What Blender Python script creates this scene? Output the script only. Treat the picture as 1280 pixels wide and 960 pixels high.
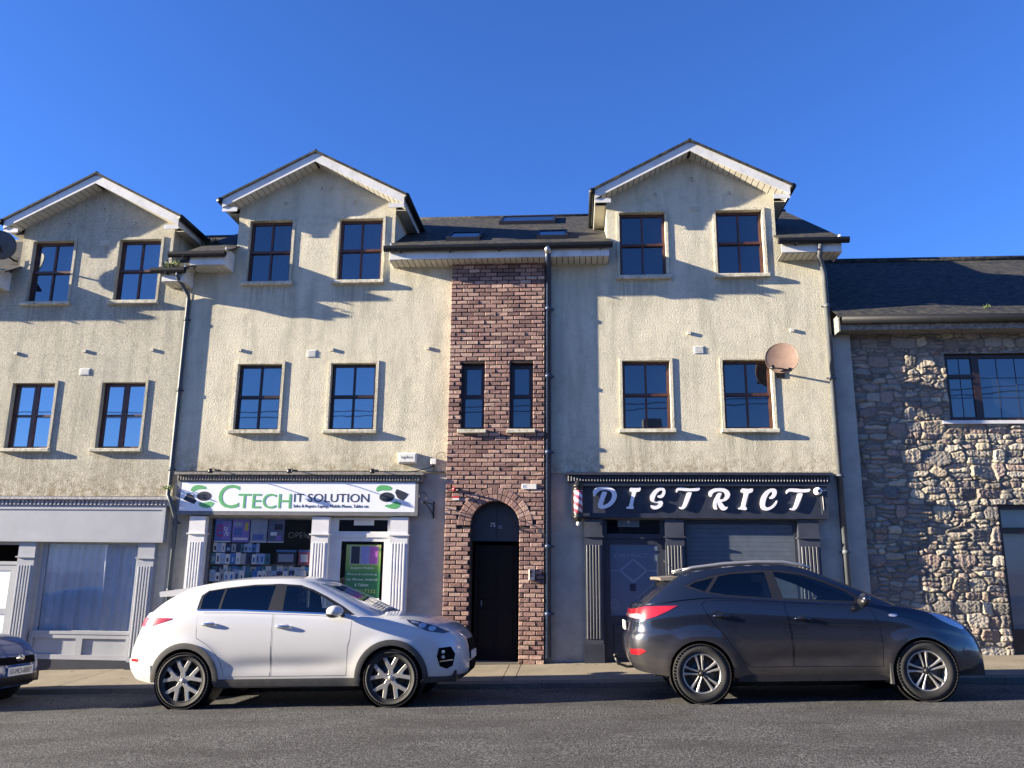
import bpy, bmesh, math, random
import numpy as np
from mathutils import Vector, Matrix
from mathutils.geometry import delaunay_2d_cdt
R = math.radians
rnd = random.Random(7)
D = bpy.data
for o in list(D.objects): D.objects.remove(o)
sc = bpy.context.scene
col = sc.collection

# ------------------------------------------------------------------ camera, sky, sun, exposure
F_PX, PITCH, ROLL, YAW = 1032.0, R(12.71), R(.62), R(-4.56)
EYE = Vector((0, 0, 1.6))
fw = Vector((math.sin(YAW)*math.cos(PITCH), math.cos(YAW)*math.cos(PITCH), math.sin(PITCH)))
rt = Vector((math.cos(YAW), -math.sin(YAW), 0)); up = rt.cross(fw)
rt2 = rt*math.cos(ROLL)+up*math.sin(ROLL); up2 = rt2.cross(fw)
cam = D.objects.new('camera', D.cameras.new('camera')); col.objects.link(cam)
cam.matrix_world = Matrix(((rt2.x, up2.x, -fw.x, EYE.x), (rt2.y, up2.y, -fw.y, EYE.y), (rt2.z, up2.z, -fw.z, EYE.z), (0, 0, 0, 1)))
cam.data.sensor_width = 36; cam.data.lens = 36*F_PX/1280
cam.data.clip_end = 3000; cam.data.clip_start = .05
sc.camera = cam
SUN = Vector((-1, -.17, .265)).normalized()
EL = math.asin(SUN.z)
w = D.worlds.new('World'); sc.world = w; w.use_nodes = True
nt = w.node_tree; bg = nt.nodes['Background']
sky = nt.nodes.new('ShaderNodeTexSky'); sky.sky_type = 'NISHITA'; sky.sun_disc = False
sky.sun_elevation = EL; sky.sun_rotation = math.atan2(SUN.x, SUN.y)
sky.altitude = 0; sky.air_density = 1.0; sky.dust_density = .1; sky.ozone_density = 9
tn = nt.nodes.new('ShaderNodeMix'); tn.data_type = 'RGBA'; tn.blend_type = 'MULTIPLY'; tn.inputs[0].default_value = 1; tn.inputs[7].default_value = (1.05, .88, 1.02, 1)
nt.links.new(sky.outputs[0], tn.inputs[6]); nt.links.new(tn.outputs[2], bg.inputs[0]); bg.inputs[1].default_value = .07
sl = D.lights.new('sun', 'SUN'); sl.energy = 5; sl.angle = R(.5); sl.color = (1, .87, .66)
so = D.objects.new('sun', sl); col.objects.link(so)
so.rotation_euler = (-SUN).to_track_quat('-Z', 'Y').to_euler()
sc.view_settings.view_transform = 'Standard'; sc.view_settings.look = 'None'
sc.view_settings.exposure = 2.1; sc.view_settings.gamma = 1
sc.render.engine = 'CYCLES'

# ------------------------------------------------------------------ helpers
def tag(o, label=None, cat=None, group=None, kind=None):
    if label: o['label'] = label
    if cat: o['category'] = cat
    if group: o['group'] = group
    if kind: o['kind'] = kind
    return o
def empty(name, loc, label, cat, group=None):
    o = D.objects.new(name, None); o.location = loc; o.empty_display_size = .2; col.objects.link(o)
    return tag(o, label, cat, group)
class MB:
    def __init__(s): s.v = []; s.f = []; s.m = []; s.c = []; s.sm = []; s.cur = 0; s.cc = None; s.smooth = False
    def add(s, vs, fs):
        b = len(s.v); s.v += [tuple(v) for v in vs]
        for f in fs: s.f.append([i+b for i in f]); s.m.append(s.cur); s.sm.append(s.smooth); s.c.append(s.cc)
        return s
    def box(s, x0, x1, y0, y1, z0, z1, rot=None, ctr=None):
        vs = [Vector((x, y, z)) for x in (x0, x1) for y in (y0, y1) for z in (z0, z1)]
        if rot is not None:
            c = ctr if ctr else Vector(((x0+x1)/2, (y0+y1)/2, (z0+z1)/2)); vs = [rot@(v-c)+c for v in vs]
        return s.add(vs, [(0, 1, 3, 2), (4, 6, 7, 5), (0, 4, 5, 1), (2, 3, 7, 6), (0, 2, 6, 4), (1, 5, 7, 3)])
    def bbox(s, x0, x1, y0, y1, z0, z1, b=.004, jit=0, r=rnd):   # box with chamfered front (-y) edges
        j = lambda: r.uniform(-jit, jit)
        vs = [(x0+j(), y0+b+j(), z0+j()), (x1+j(), y0+b+j(), z0+j()), (x1+j(), y0+b+j(), z1+j()), (x0+j(), y0+b+j(), z1+j()),
              (x0+b+j(), y0+j(), z0+b+j()), (x1-b+j(), y0+j(), z0+b+j()), (x1-b+j(), y0+j(), z1-b+j()), (x0+b+j(), y0+j(), z1-b+j()),
              (x0, y1, z0), (x1, y1, z0), (x1, y1, z1), (x0, y1, z1)]
        return s.add(vs, [(4, 5, 6, 7), (0, 1, 5, 4), (1, 2, 6, 5), (2, 3, 7, 6), (3, 0, 4, 7), (0, 8, 9, 1), (1, 9, 10, 2), (2, 10, 11, 3), (3, 11, 8, 0)])
    def prism(s, poly, holes, y0, y1, back=True):   # poly in (x,z), extruded in y
        loops = [list(poly)]+[list(h) for h in holes]
        vs = []; ed = []
        for L in loops:
            b = len(vs); n = len(L); vs += [Vector(p) for p in L]; ed += [(b+i, b+(i+1) % n) for i in range(n)]
        r = delaunay_2d_cdt(vs, ed, [], 0, 1e-6); ov, of = r[0], r[2]
        keep = []
        for f in of:
            c = sum((ov[i] for i in f), Vector((0, 0)))/len(f)
            if pin(c, loops[0]) and not any(pin(c, h) for h in loops[1:]): keep.append(f)
        s.add([(p[0], y0, p[1]) for p in ov], [tuple(f) for f in keep])
        if back: s.add([(p[0], y1, p[1]) for p in ov], [tuple(reversed(f)) for f in keep])
        for L in loops:
            n = len(L); s.add([(p[0], y0, p[1]) for p in L]+[(p[0], y1, p[1]) for p in L], [(i, (i+1) % n, n+(i+1) % n, n+i) for i in range(n)])
        return s
    def quad(s, a, b, c, d): return s.add([a, b, c, d], [(0, 1, 2, 3)])
    def tube(s, pts, r, seg=8, cap=True):
        pts = [Vector(p) for p in pts]; rs = r if isinstance(r, (list, tuple)) else [r]*len(pts)
        rings = []; nprev = None
        for i, p in enumerate(pts):
            t = (pts[min(i+1, len(pts)-1)]-pts[max(i-1, 0)]).normalized()
            if nprev is None:
                a = Vector((0, 0, 1)) if abs(t.z) < .9 else Vector((1, 0, 0)); n = (a-t*a.dot(t)).normalized()
            else: n = (nprev-t*nprev.dot(t)).normalized()
            nprev = n; bn = t.cross(n)
            rings.append([p+(n*math.cos(2*math.pi*k/seg)+bn*math.sin(2*math.pi*k/seg))*rs[i] for k in range(seg)])
        vs = [v for q in rings for v in q]; fs = []
        for i in range(len(pts)-1):
            for k in range(seg): fs.append((i*seg+k, i*seg+(k+1) % seg, (i+1)*seg+(k+1) % seg, (i+1)*seg+k))
        if cap: fs += [tuple(range(seg-1, -1, -1)), tuple((len(pts)-1)*seg+k for k in range(seg))]
        o = s.smooth; s.smooth = True; s.add(vs, fs); s.smooth = o
        return s
    def lathe(s, prof, c, axis='z', seg=24, arc=1.0, cap=False):   # prof list of (r, h)
        c = Vector(c); vs = []; n = seg if arc >= 1 else seg+1
        for k in range(n):
            a = 2*math.pi*arc*k/seg; ca, sa = math.cos(a), math.sin(a)
            for r_, h in prof:
                p = {'z': (r_*ca, r_*sa, h), 'y': (r_*ca, h, r_*sa), 'x': (h, r_*ca, r_*sa)}[axis]; vs.append(c+Vector(p))
        m = len(prof); fs = []
        for k in range(seg):
            k2 = (k+1) % n
            for j in range(m-1): fs.append((k*m+j, k2*m+j, k2*m+j+1, k*m+j+1))
        o = s.smooth; s.smooth = True; s.add(vs, fs); s.smooth = o
        return s
    def build(s, name, mats, parent=None, recalc=False, merge=False):
        me = D.meshes.new(name)
        off = parent_world(parent) if parent else Vector((0, 0, 0))
        me.from_pydata([(v[0]-off.x, v[1]-off.y, v[2]-off.z) for v in s.v], [], s.f)
        for mm in (mats if isinstance(mats, (list, tuple)) else [mats]): me.materials.append(mm)
        me.polygons.foreach_set('material_index', s.m); me.polygons.foreach_set('use_smooth', s.sm)
        if any(c is not None for c in s.c):
            at = me.color_attributes.new('Col', 'FLOAT_COLOR', 'CORNER'); buf = []
            for f, c in zip(s.f, s.c): buf += list((*(c or (1, 1, 1)), 1))*len(f)
            at.data.foreach_set('color', buf)
        if recalc or merge:
            bm = bmesh.new(); bm.from_mesh(me)
            if merge: bmesh.ops.remove_doubles(bm, verts=bm.verts, dist=1e-4)
            if recalc: bmesh.ops.recalc_face_normals(bm, faces=bm.faces)
            bm.to_mesh(me); bm.free()
        me.update()
        o = D.objects.new(name, me); col.objects.link(o)
        if parent: o.parent = parent
        return o
def parent_world(p):
    v = Vector((0, 0, 0))
    while p: v = v+Vector(p.location); p = p.parent
    return v
def pin(p, poly):
    x, y = p[0], p[1]; ins = False; n = len(poly); j = n-1
    for i in range(n):
        xi, yi = poly[i][0], poly[i][1]; xj, yj = poly[j][0], poly[j][1]
        if (yi > y) != (yj > y) and x < (xj-xi)*(y-yi)/(yj-yi)+xi: ins = not ins
        j = i
    return ins
def rect(x0, x1, z0, z1): return [(x0, z0), (x1, z0), (x1, z1), (x0, z1)]
def text(body, x, z, y, size, mat, name, parent=None, depth=.003, width=None, align='LEFT', shear=0, off=0, height=None):
    cu = D.curves.new('t', 'FONT'); cu.body = body; cu.size = size; cu.extrude = depth/2; cu.align_x = align; cu.shear = shear; cu.offset = off
    cu.resolution_u = 4
    ob = D.objects.new('t', cu); col.objects.link(ob)
    bpy.context.view_layer.update()
    me = D.meshes.new_from_object(ob.evaluated_get(bpy.context.evaluated_depsgraph_get()))
    D.objects.remove(ob); D.curves.remove(cu)
    xs = [v.co.x for v in me.vertices]; ys = [v.co.y for v in me.vertices]
    sx = width/(max(xs)-min(xs)) if width else 1; sy = height/(max(ys)-min(ys)) if height else (1 if not width else sx)
    x0 = min(xs) if align == 'LEFT' else 0
    off_ = parent_world(parent) if parent else Vector((0, 0, 0))
    for v in me.vertices: a = v.co.copy(); v.co = Vector((x+(a.x-x0)*sx, y-a.z, z+(a.y-min(ys)*(1 if height else 0))*sy))-off_
    me.materials.clear(); me.materials.append(mat)
    for p in me.polygons: p.material_index = 0
    o = D.objects.new(name, me); col.objects.link(o); me.name = name
    if parent: o.parent = parent
    return o

# ------------------------------------------------------------------ materials
class N:
    def __init__(s, name):
        s.m = D.materials.new(name); s.m.use_nodes = True; s.t = s.m.node_tree; s.b = s.t.nodes['Principled BSDF']
        s.out = s.t.nodes['Material Output']; s._co = None
    def n(s, ty, **k):
        x = s.t.nodes.new(ty)
        for a, v in k.items(): setattr(x, a, v)
        return x
    def l(s, a, b): s.t.links.new(a, b)
    def co(s):
        if not s._co: s._co = s.n('ShaderNodeTexCoord').outputs['Object']
        return s._co
    def mapv(s, scale=(1, 1, 1), src=None, rot=(0, 0, 0)):
        m = s.n('ShaderNodeMapping'); s.l(src or s.co(), m.inputs[0]); m.inputs['Scale'].default_value = scale; m.inputs['Rotation'].default_value = rot; return m.outputs[0]
    def noise(s, scale, detail=4, rough=.6, vec=None, dist=0):
        x = s.n('ShaderNodeTexNoise'); s.l(vec or s.co(), x.inputs['Vector'])
        x.inputs['Scale'].default_value = scale; x.inputs['Detail'].default_value = detail; x.inputs['Roughness'].default_value = rough; x.inputs['Distortion'].default_value = dist
        return x.outputs['Fac']
    def ramp(s, fac, stops):
        x = s.n('ShaderNodeValToRGB'); s.l(fac, x.inputs[0]); e = x.color_ramp.elements
        while len(e) < len(stops): e.new(.5)
        for el, (p, c) in zip(e, stops):
            el.position = p; el.color = (*c, 1) if isinstance(c, (tuple, list)) else (c, c, c, 1)
        return x.outputs[0]
    def mix(s, fac, a, b, mode='MIX'):
        x = s.n('ShaderNodeMix', data_type='RGBA', blend_type=mode)
        for sock, v in ((x.inputs[0], fac), (x.inputs[6], a), (x.inputs[7], b)):
            if isinstance(v, (int, float)): sock.default_value = v if sock is x.inputs[0] else (v, v, v, 1)
            elif isinstance(v, (tuple, list)): sock.default_value = (*v, 1)
            else: s.l(v, sock)
        return x.outputs[2]
    def math(s, op, a, b=0, clamp=False):
        x = s.n('ShaderNodeMath', operation=op, use_clamp=clamp)
        for i, v in ((0, a), (1, b)):
            if isinstance(v, (int, float)): x.inputs[i].default_value = v
            else: s.l(v, x.inputs[i])
        return x.outputs[0]
    def bump(s, h, strength=.5, dist=.01, prev=None):
        x = s.n('ShaderNodeBump'); x.inputs['Strength'].default_value = strength; x.inputs['Distance'].default_value = dist
        s.l(h, x.inputs['Height'])
        if prev: s.l(prev, x.inputs['Normal'])
        s.l(x.outputs[0], s.b.inputs['Normal']); return x.outputs[0]
    def set(s, color=None, rough=None, metal=None, **k):
        for nm, v in (('Base Color', color), ('Roughness', rough), ('Metallic', metal), *((a.replace('_', ' '), b) for a, b in k.items())):
            if v is None: continue
            i = s.b.inputs[nm]
            if isinstance(v, (int, float)): i.default_value = v
            elif isinstance(v, (tuple, list)): i.default_value = (*v, 1)
            else: s.l(v, i)
        return s
def simple(name, c, rough=.6, metal=0, var=.15, vs=6, bump=0, bs=60, bd=.003, **k):
    n = N(name); f = n.noise(vs, 5, .65)
    lo = tuple(x*(1-var) for x in c); hi = tuple(min(1, x*(1+var)) for x in c)
    n.set(n.ramp(f, [(.3, lo), (.7, hi)]), rough, metal, **k)
    if bump: n.bump(n.noise(bs, 4, .6), bump, bd)
    return n.m

def render_wall(name, base, warm, sills=()):
    n = N(name)
    big = n.noise(.9, 5, .6, dist=.4); mid = n.noise(5, 6, .7); fine = n.noise(70, 3, .7)
    streak = n.noise(1, 5, .65, n.mapv((3.2, 3, .55)))
    c = n.mix(n.ramp(big, [(.35, 0), (.65, 1)]), base, warm)
    c = n.mix(n.ramp(streak, [(.46, 0), (.66, .7)]), c, tuple(x*k for x, k in zip(base, (.60, .62, .60))))
    c = n.mix(n.ramp(mid, [(.50, 0), (.70, .5)]), c, tuple(x*.55 for x in base))
    c = n.mix(n.ramp(fine, [(.38, .7), (.56, 0)]), c, tuple(x*.42 for x in base))
    # moss and grime band just above the shopfront ledges (height in the wall's own space)
    sep = n.n('ShaderNodeSeparateXYZ'); n.l(n.co(), sep.inputs[0]); z = sep.outputs[2]
    band = n.n('ShaderNodeMapRange'); n.l(z, band.inputs[0]); band.inputs[1].default_value = 3.75; band.inputs[2].default_value = 3.2; band.clamp = True
    mm = n.math('MULTIPLY', band.outputs[0], n.ramp(n.noise(7, 6, .75), [(.42, 0), (.62, 1)]))
    c = n.mix(n.math('MULTIPLY', mm, .8), c, (.16, .12, .06))
    # rain streaks running down from under each sill
    dr = n.ramp(n.noise(1, 5, .7, n.mapv((16, 16, .9))), [(.42, 0), (.60, 1)])
    for (xa, xb, zs) in sills:
        inx = n.math('MULTIPLY', n.math('MULTIPLY', n.math('SUBTRACT', sep.outputs[0], xa), 8, True), n.math('MULTIPLY', n.math('SUBTRACT', xb, sep.outputs[0]), 8, True), True)
        t = n.math('SUBTRACT', zs, z); fade = n.math('MULTIPLY', n.math('MULTIPLY', t, 40, True), n.math('SUBTRACT', 1, n.math('DIVIDE', t, .75), True), True)
        c = n.mix(n.math('MULTIPLY', n.math('MULTIPLY', inx, fade), n.math('ADD', n.math('MULTIPLY', dr, .5), .10)), c, (.20, .185, .14))
    n.set(c, .95, Specular_IOR_Level=.15)
    v = n.n('ShaderNodeTexVoronoi'); n.l(n.co(), v.inputs['Vector']); v.inputs['Scale'].default_value = 85
    h = n.math('ADD', n.math('MULTIPLY', n.noise(60, 5, .75), 1.0), n.math('MULTIPLY', v.outputs['Distance'], -.5))
    n.bump(n.math('ADD', h, n.math('MULTIPLY', n.noise(32, 3, .6), .8)), .85, .010)
    return n.m
M = {}
M['render'] = render_wall('rendered wall', (.64, .60, .475), (.73, .68, .53), [(cx+s*.873-.48+1.4, cx+s*.873+.48+1.4, zz) for cx in (-4.90, 2.10) for s in (-1, 1) for zz in (3.94, 6.75)])
M['render_left'] = render_wall('rendered wall weathered', (.51, .485, .40), (.59, .55, .43), [(-9.2+s*.873-.48+9.4, -9.2+s*.873+.48+9.4, zz-.03) for s in (-1, 1) for zz in (3.94, 6.75)])
M['plaster'] = simple('smooth plaster', (.36, .35, .31), .9, var=.18, vs=3, bump=.3, bs=40)
M['plaster_cream'] = simple('cream plaster trim', (.57, .54, .45), .9, var=.15, vs=5, bump=.3, bs=40)
M['sill'] = simple('mossy concrete sill', (.50, .47, .37), .95, var=.45, vs=14, bump=.5, bs=50)
def white_pvc(name, c, dirt):
    n = N(name); f = n.noise(3, 6, .7, n.mapv((1, 1, 1))); g = n.noise(30, 4, .7)
    cc = n.mix(n.ramp(f, [(.45, 0), (.75, .5)]), c, dirt); cc = n.mix(n.ramp(g, [(.55, 0), (.8, .5)]), cc, dirt)
    n.set(cc, .45); return n.m
M['pvc'] = white_pvc('white pvc board', (.66, .66, .65), (.30, .28, .24))
M['soffit'] = white_pvc('grubby soffit board', (.55, .53, .46), (.24, .21, .16))
M['gap'] = simple('dark gap', (.012, .012, .012), .9)
M['gutter'] = simple('black gutter', (.007, .008, .011), .5, var=.3, Specular_IOR_Level=.3)
M['pipe_grey'] = simple('grey blue downpipe', (.045, .06, .08), .55, var=.3, vs=3)
M['pipe_navy'] = simple('navy downpipe', (.028, .045, .09), .4, var=.3, vs=3)
M['pipe_pale'] = simple('pale grey downpipe', (.09, .10, .115), .55, var=.25, vs=3)
M['frame'] = simple('brown window frame', (.075, .030, .020), .4, var=.35, vs=9)
M['frame_dark'] = simple('dark brown window frame', (.022, .011, .010), .4, var=.35, vs=9)
def glass(name, tint, f, rough=.02):
    n = N(name); t = n.t; t.nodes.remove(n.b)
    d = n.n('ShaderNodeBsdfDiffuse'); d.inputs[0].default_value = (*tint, 1)
    g = n.n('ShaderNodeBsdfGlossy'); g.inputs['Roughness'].default_value = rough; g.inputs[0].default_value = (.86, .89, .92, 1)
    fr = n.n('ShaderNodeFresnel'); fr.inputs[0].default_value = 1.5
    bm = n.n('ShaderNodeBump'); bm.inputs['Strength'].default_value = .06; bm.inputs['Distance'].default_value = .02
    oi = n.n('ShaderNodeObjectInfo'); va = n.n('ShaderNodeVectorMath', operation='ADD'); n.l(n.co(), va.inputs[0]); n.l(n.math('MULTIPLY', oi.outputs['Random'], 40), va.inputs[1])
    n.l(n.noise(1.5, 2, .5, va.outputs[0]), bm.inputs['Height']); n.l(n.math('MULTIPLY', oi.outputs['Random'], .07), bm.inputs['Strength']); n.l(bm.outputs[0], g.inputs['Normal'])
    mx = n.n('ShaderNodeMixShader'); n.l(n.math('ADD', fr.outputs[0], n.math('MULTIPLY', n.math('ADD', oi.outputs['Random'], .6), f), True), mx.inputs[0])
    n.l(d.outputs[0], mx.inputs[1]); n.l(g.outputs[0], mx.inputs[2]); n.l(mx.outputs[0], n.out.inputs[0])
    return n.m
def clear_glass(name, f=.04, tint=(1, 1, 1), alpha=.0):
    n = N(name); t = n.t; t.nodes.remove(n.b)
    d = n.n('ShaderNodeBsdfTransparent'); d.inputs[0].default_value = (*tint, 1)
    g = n.n('ShaderNodeBsdfGlossy'); g.inputs['Roughness'].default_value = .02
    fr = n.n('ShaderNodeFresnel'); fr.inputs[0].default_value = 1.45
    mx = n.n('ShaderNodeMixShader'); n.l(n.math('ADD', fr.outputs[0], f, True), mx.inputs[0])
    n.l(d.outputs[0], mx.inputs[1]); n.l(g.outputs[0], mx.inputs[2]); n.l(mx.outputs[0], n.out.inputs[0])
    return n.m
M['glass'] = glass('window glass', (.010, .014, .024), .10)
M['glass_dark'] = glass('dark shop glass', (.006, .008, .012), .0)
M['glass_bright'] = glass('bright reflecting glass', (.03, .04, .06), .45)
M['glass_mid'] = glass('window glass lower floor', (.014, .02, .032), .2)
M['cornice_grey'] = simple('weathered grey cornice', (.20, .19, .175), .85, var=.6, vs=22, bump=.4)
M['clear'] = clear_glass('clear shop glass', .0)
M['slate'] = None
def slate(name, c1, c2):
    n = N(name)
    sep = n.n('ShaderNodeSeparateXYZ'); n.l(n.co(), sep.inputs[0])
    cb = n.n('ShaderNodeCombineXYZ'); n.l(sep.outputs[0], cb.inputs[0]); n.l(n.math('MULTIPLY', sep.outputs[2], 1.95), cb.inputs[1])
    br = n.n('ShaderNodeTexBrick'); n.l(cb.outputs[0], br.inputs['Vector']); br.inputs['Scale'].default_value = 1
    br.inputs['Brick Width'].default_value = .3; br.inputs['Row Height'].default_value = .22; br.inputs['Mortar Size'].default_value = .008; br.inputs['Mortar Smooth'].default_value = .2
    br.inputs['Color1'].default_value = (*c1, 1); br.inputs['Color2'].default_value = (*c2, 1); br.inputs['Mortar'].default_value = (.006, .007, .009, 1)
    li = n.ramp(n.noise(9, 6, .75), [(.42, 0), (.66, .75)])
    c = n.mix(li, br.outputs[0], (.105, .093, .062))
    n.set(c, .8, Specular_IOR_Level=.25)
    n.bump(n.math('ADD', br.outputs['Fac'], n.math('MULTIPLY', n.noise(25, 3, .6), -.3)), -.6, .01)
    return n.m
M['slate'] = slate('roof slate', (.012, .015, .022), (.020, .023, .030))
def colattr(name, rough=.9, bump=.5, bs=60, bd=.004, vary=.5, dark=(.03, .025, .02)):
    n = N(name); a = n.n('ShaderNodeAttribute'); a.attribute_name = 'Col'
    f = n.noise(22, 6, .75)
    c = n.mix(n.ramp(f, [(.45, 0), (.72, vary)]), a.outputs[0], dark)
    c = n.mix(n.ramp(n.noise(60, 4, .7), [(.55, 0), (.8, .45)]), c, (.62, .56, .48))
    n.set(c, rough, Specular_IOR_Level=.25); n.bump(n.noise(bs, 5, .7), bump, bd)
    return n.m
M['brick'] = colattr('rustic brick', bump=.9, bs=45, bd=.008)
M['mortar'] = simple('dark mortar', (.035, .027, .025), .95, var=.3, bump=.5)
M['stone'] = colattr('rubble stone', bump=.9, bs=28, bd=.015, vary=.45)
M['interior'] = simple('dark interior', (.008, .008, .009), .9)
M['black_door'] = simple('black painted timber', (.0025, .0025, .003), .9)
M['fanlight'] = simple('smoky fanlight panel', (.035, .042, .055), .35)
M['grey_frame'] = simple('grey painted shopfront', (.14, .145, .155), .5, var=.25)
M['white_paint'] = simple('white painted timber', (.62, .62, .63), .45, var=.08, vs=4)
M['sign_white'] = simple('white sign panel', (.74, .77, .84), .35, var=.03)
M['green'] = simple('sign green', (.09, .36, .13), .5, var=.05)
M['ink'] = simple('sign ink', (.014, .02, .04), .5, var=.1)
M['grey_shop'] = simple('pale grey shopfront paint', (.33, .345, .375), .45, var=.1, vs=2)
M['charcoal'] = simple('charcoal shopfront paint', (.028, .033, .050), .4, var=.2)
M['charcoal_light'] = simple('charcoal shopfront timber', (.045, .05, .068), .4, var=.25)
M['shutter'] = simple('steel shutter paint', (.085, .105, .135), .5, var=.15)
M['letter'] = simple('white lettering', (.80, .80, .86), .4, var=.04)
M['steel'] = simple('steel', (.45, .45, .46), .35, 1, var=.2)
M['plastic_white'] = simple('aged white plastic', (.68, .67, .62), .5, var=.12, vs=20)
M['red'] = simple('red plastic', (.5, .02, .025), .3)
M['blue_ink'] = simple('blue print', (.05, .16, .45), .4)
M['black'] = simple('black plastic', (.012, .012, .014), .4)
M['curtain'] = simple('white net curtain', (.9, .92, .96), .9, var=.06)

# ------------------------------------------------------------------ ground
SL = .0318
def road_z(x, y): return SL*x+.037-.02*max(0, min(y, 12.5)-9)
def pave_z(x, y): return SL*x+.052+.044*max(0, y-12.5)
def asphalt():
    n = N('asphalt')
    fine = n.noise(120, 3, .8); grain = n.n('ShaderNodeTexVoronoi'); n.l(n.co(), grain.inputs['Vector']); grain.inputs['Scale'].default_value = 75
    patch = n.noise(1.1, 5, .6, n.mapv((.7, 1.3, 1)), .3)
    spk = n.noise(48, 3, .75)
    c = n.ramp(n.math('ADD', n.math('MULTIPLY', fine, .5), n.math('MULTIPLY', spk, .5)), [(.43, (.014, .014, .015)), (.50, (.056, .056, .057)), (.565, (.27, .268, .265))])
    c = n.mix(n.ramp(patch, [(.42, 0), (.62, .5)]), c, (.030, .029, .029))
    c = n.mix(n.ramp(n.n('ShaderNodeTexNoise').outputs[0], [(.5, 0), (.9, .1)]), c, (.1, .1, .1))
    n.set(c, .85, Specular_IOR_Level=.3)
    h = n.math('SUBTRACT', n.math('ADD', fine, spk), n.math('MULTIPLY', grain.outputs['Distance'], .8))
    n.bump(h, 1.0, .016)
    return n.m
M['asphalt'] = asphalt()
def concrete(name, c, joints=None):
    n = N(name); f = n.noise(1.6, 6, .65); g = n.noise(45, 4, .7)
    cc = n.ramp(f, [(.3, tuple(x*.72 for x in c)), (.6, c), (.75, tuple(x*1.15 for x in c))])
    cc = n.mix(n.ramp(g, [(.4, .5), (.6, 0)]), cc, tuple(x*.5 for x in c))
    n.set(cc, .92, Specular_IOR_Level=.2); n.bump(g, .6, .005); return n.m
M['pavement'] = concrete('pavement concrete', (.27, .235, .18))
M['kerb'] = concrete('kerb concrete', (.17, .155, .13))
def sheet(name, x0, x1, ys, zf, mat, dz=0, nx=2):
    mb = MB(); xs = [x0+(x1-x0)*i/nx for i in range(nx+1)]
    for a, b in zip(xs[:-1], xs[1:]):
        for c, d in zip(ys[:-1], ys[1:]):
            mb.quad((a, c, zf(a, c)+dz), (b, c, zf(b, c)+dz), (b, d, zf(b, d)+dz), (a, d, zf(a, d)+dz))
    return tag(mb.build(name, mat), kind='structure')
sheet('ground', -400, 400, [-400, -9.2, 9, 12.5, 400], lambda x, y: road_z(max(-60, min(60, x)), y)-.15, M['pavement'], nx=80)
sheet('road', -60, 60, [-6, 9, 12.5], road_z, M['asphalt'], nx=24)
mb = MB(); x = -60.0
while x < 60:
    L = .915
    for a, b in ((x+.004, x+L-.004),):
        z0a, z0b = road_z(a, 12.5), road_z(b, 12.5); ta, tb = SL*a+.05, SL*b+.05
        mb.add([(a, 12.5, z0a-.1), (b, 12.5, z0b-.1), (b, 12.5, tb-.015), (a, 12.5, ta-.015), (a, 12.515, ta), (b, 12.515, tb), (b, 12.66, tb+.003), (a, 12.66, ta+.003), (a, 12.66, ta-.1), (b, 12.66, tb-.1)],
               [(0, 1, 2, 3), (3, 2, 5, 4), (4, 5, 6, 7), (7, 6, 9, 8), (0, 3, 4, 7, 8), (1, 9, 6, 5, 2)])
    x += L
tag(mb.build('kerb', M['kerb']), kind='structure')
# pavement: concrete bays with narrow open joints
mb = MB(); x = -60.0; wid = [2.9, 2.2, 3.4, 2.6]; i = 0
JX = [-60, -40, -25, -14.2, -11, -7.9, -4.6, -2.05, -1.12, -.93, 2.6, 5.3, 8.2, 12, 25, 40, 60]
for a, b in zip(JX[:-1], JX[1:]):
    a += .006; b -= .006
    mb.add([(a, 12.665, pave_z(a, 12.665)), (b, 12.665, pave_z(b, 12.665)), (b, 15.2, pave_z(b, 15.2)), (a, 15.2, pave_z(a, 15.2)),
            (a, 12.665, pave_z(a, 12.6)-.1), (b, 12.665, pave_z(b, 12.6)-.1), (b, 15.2, pave_z(b, 15.2)-.1), (a, 15.2, pave_z(a, 15.2)-.1)], [(0, 1, 2, 3), (0, 4, 5, 1), (1, 5, 6, 2), (3, 7, 4, 0)])
tag(mb.build('pavement', M['pavement']), kind='structure')
sheet('opposite_pavement', -60, 60, [-9, -6], lambda x, y: SL*x+.15, M['pavement'], nx=24)

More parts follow.
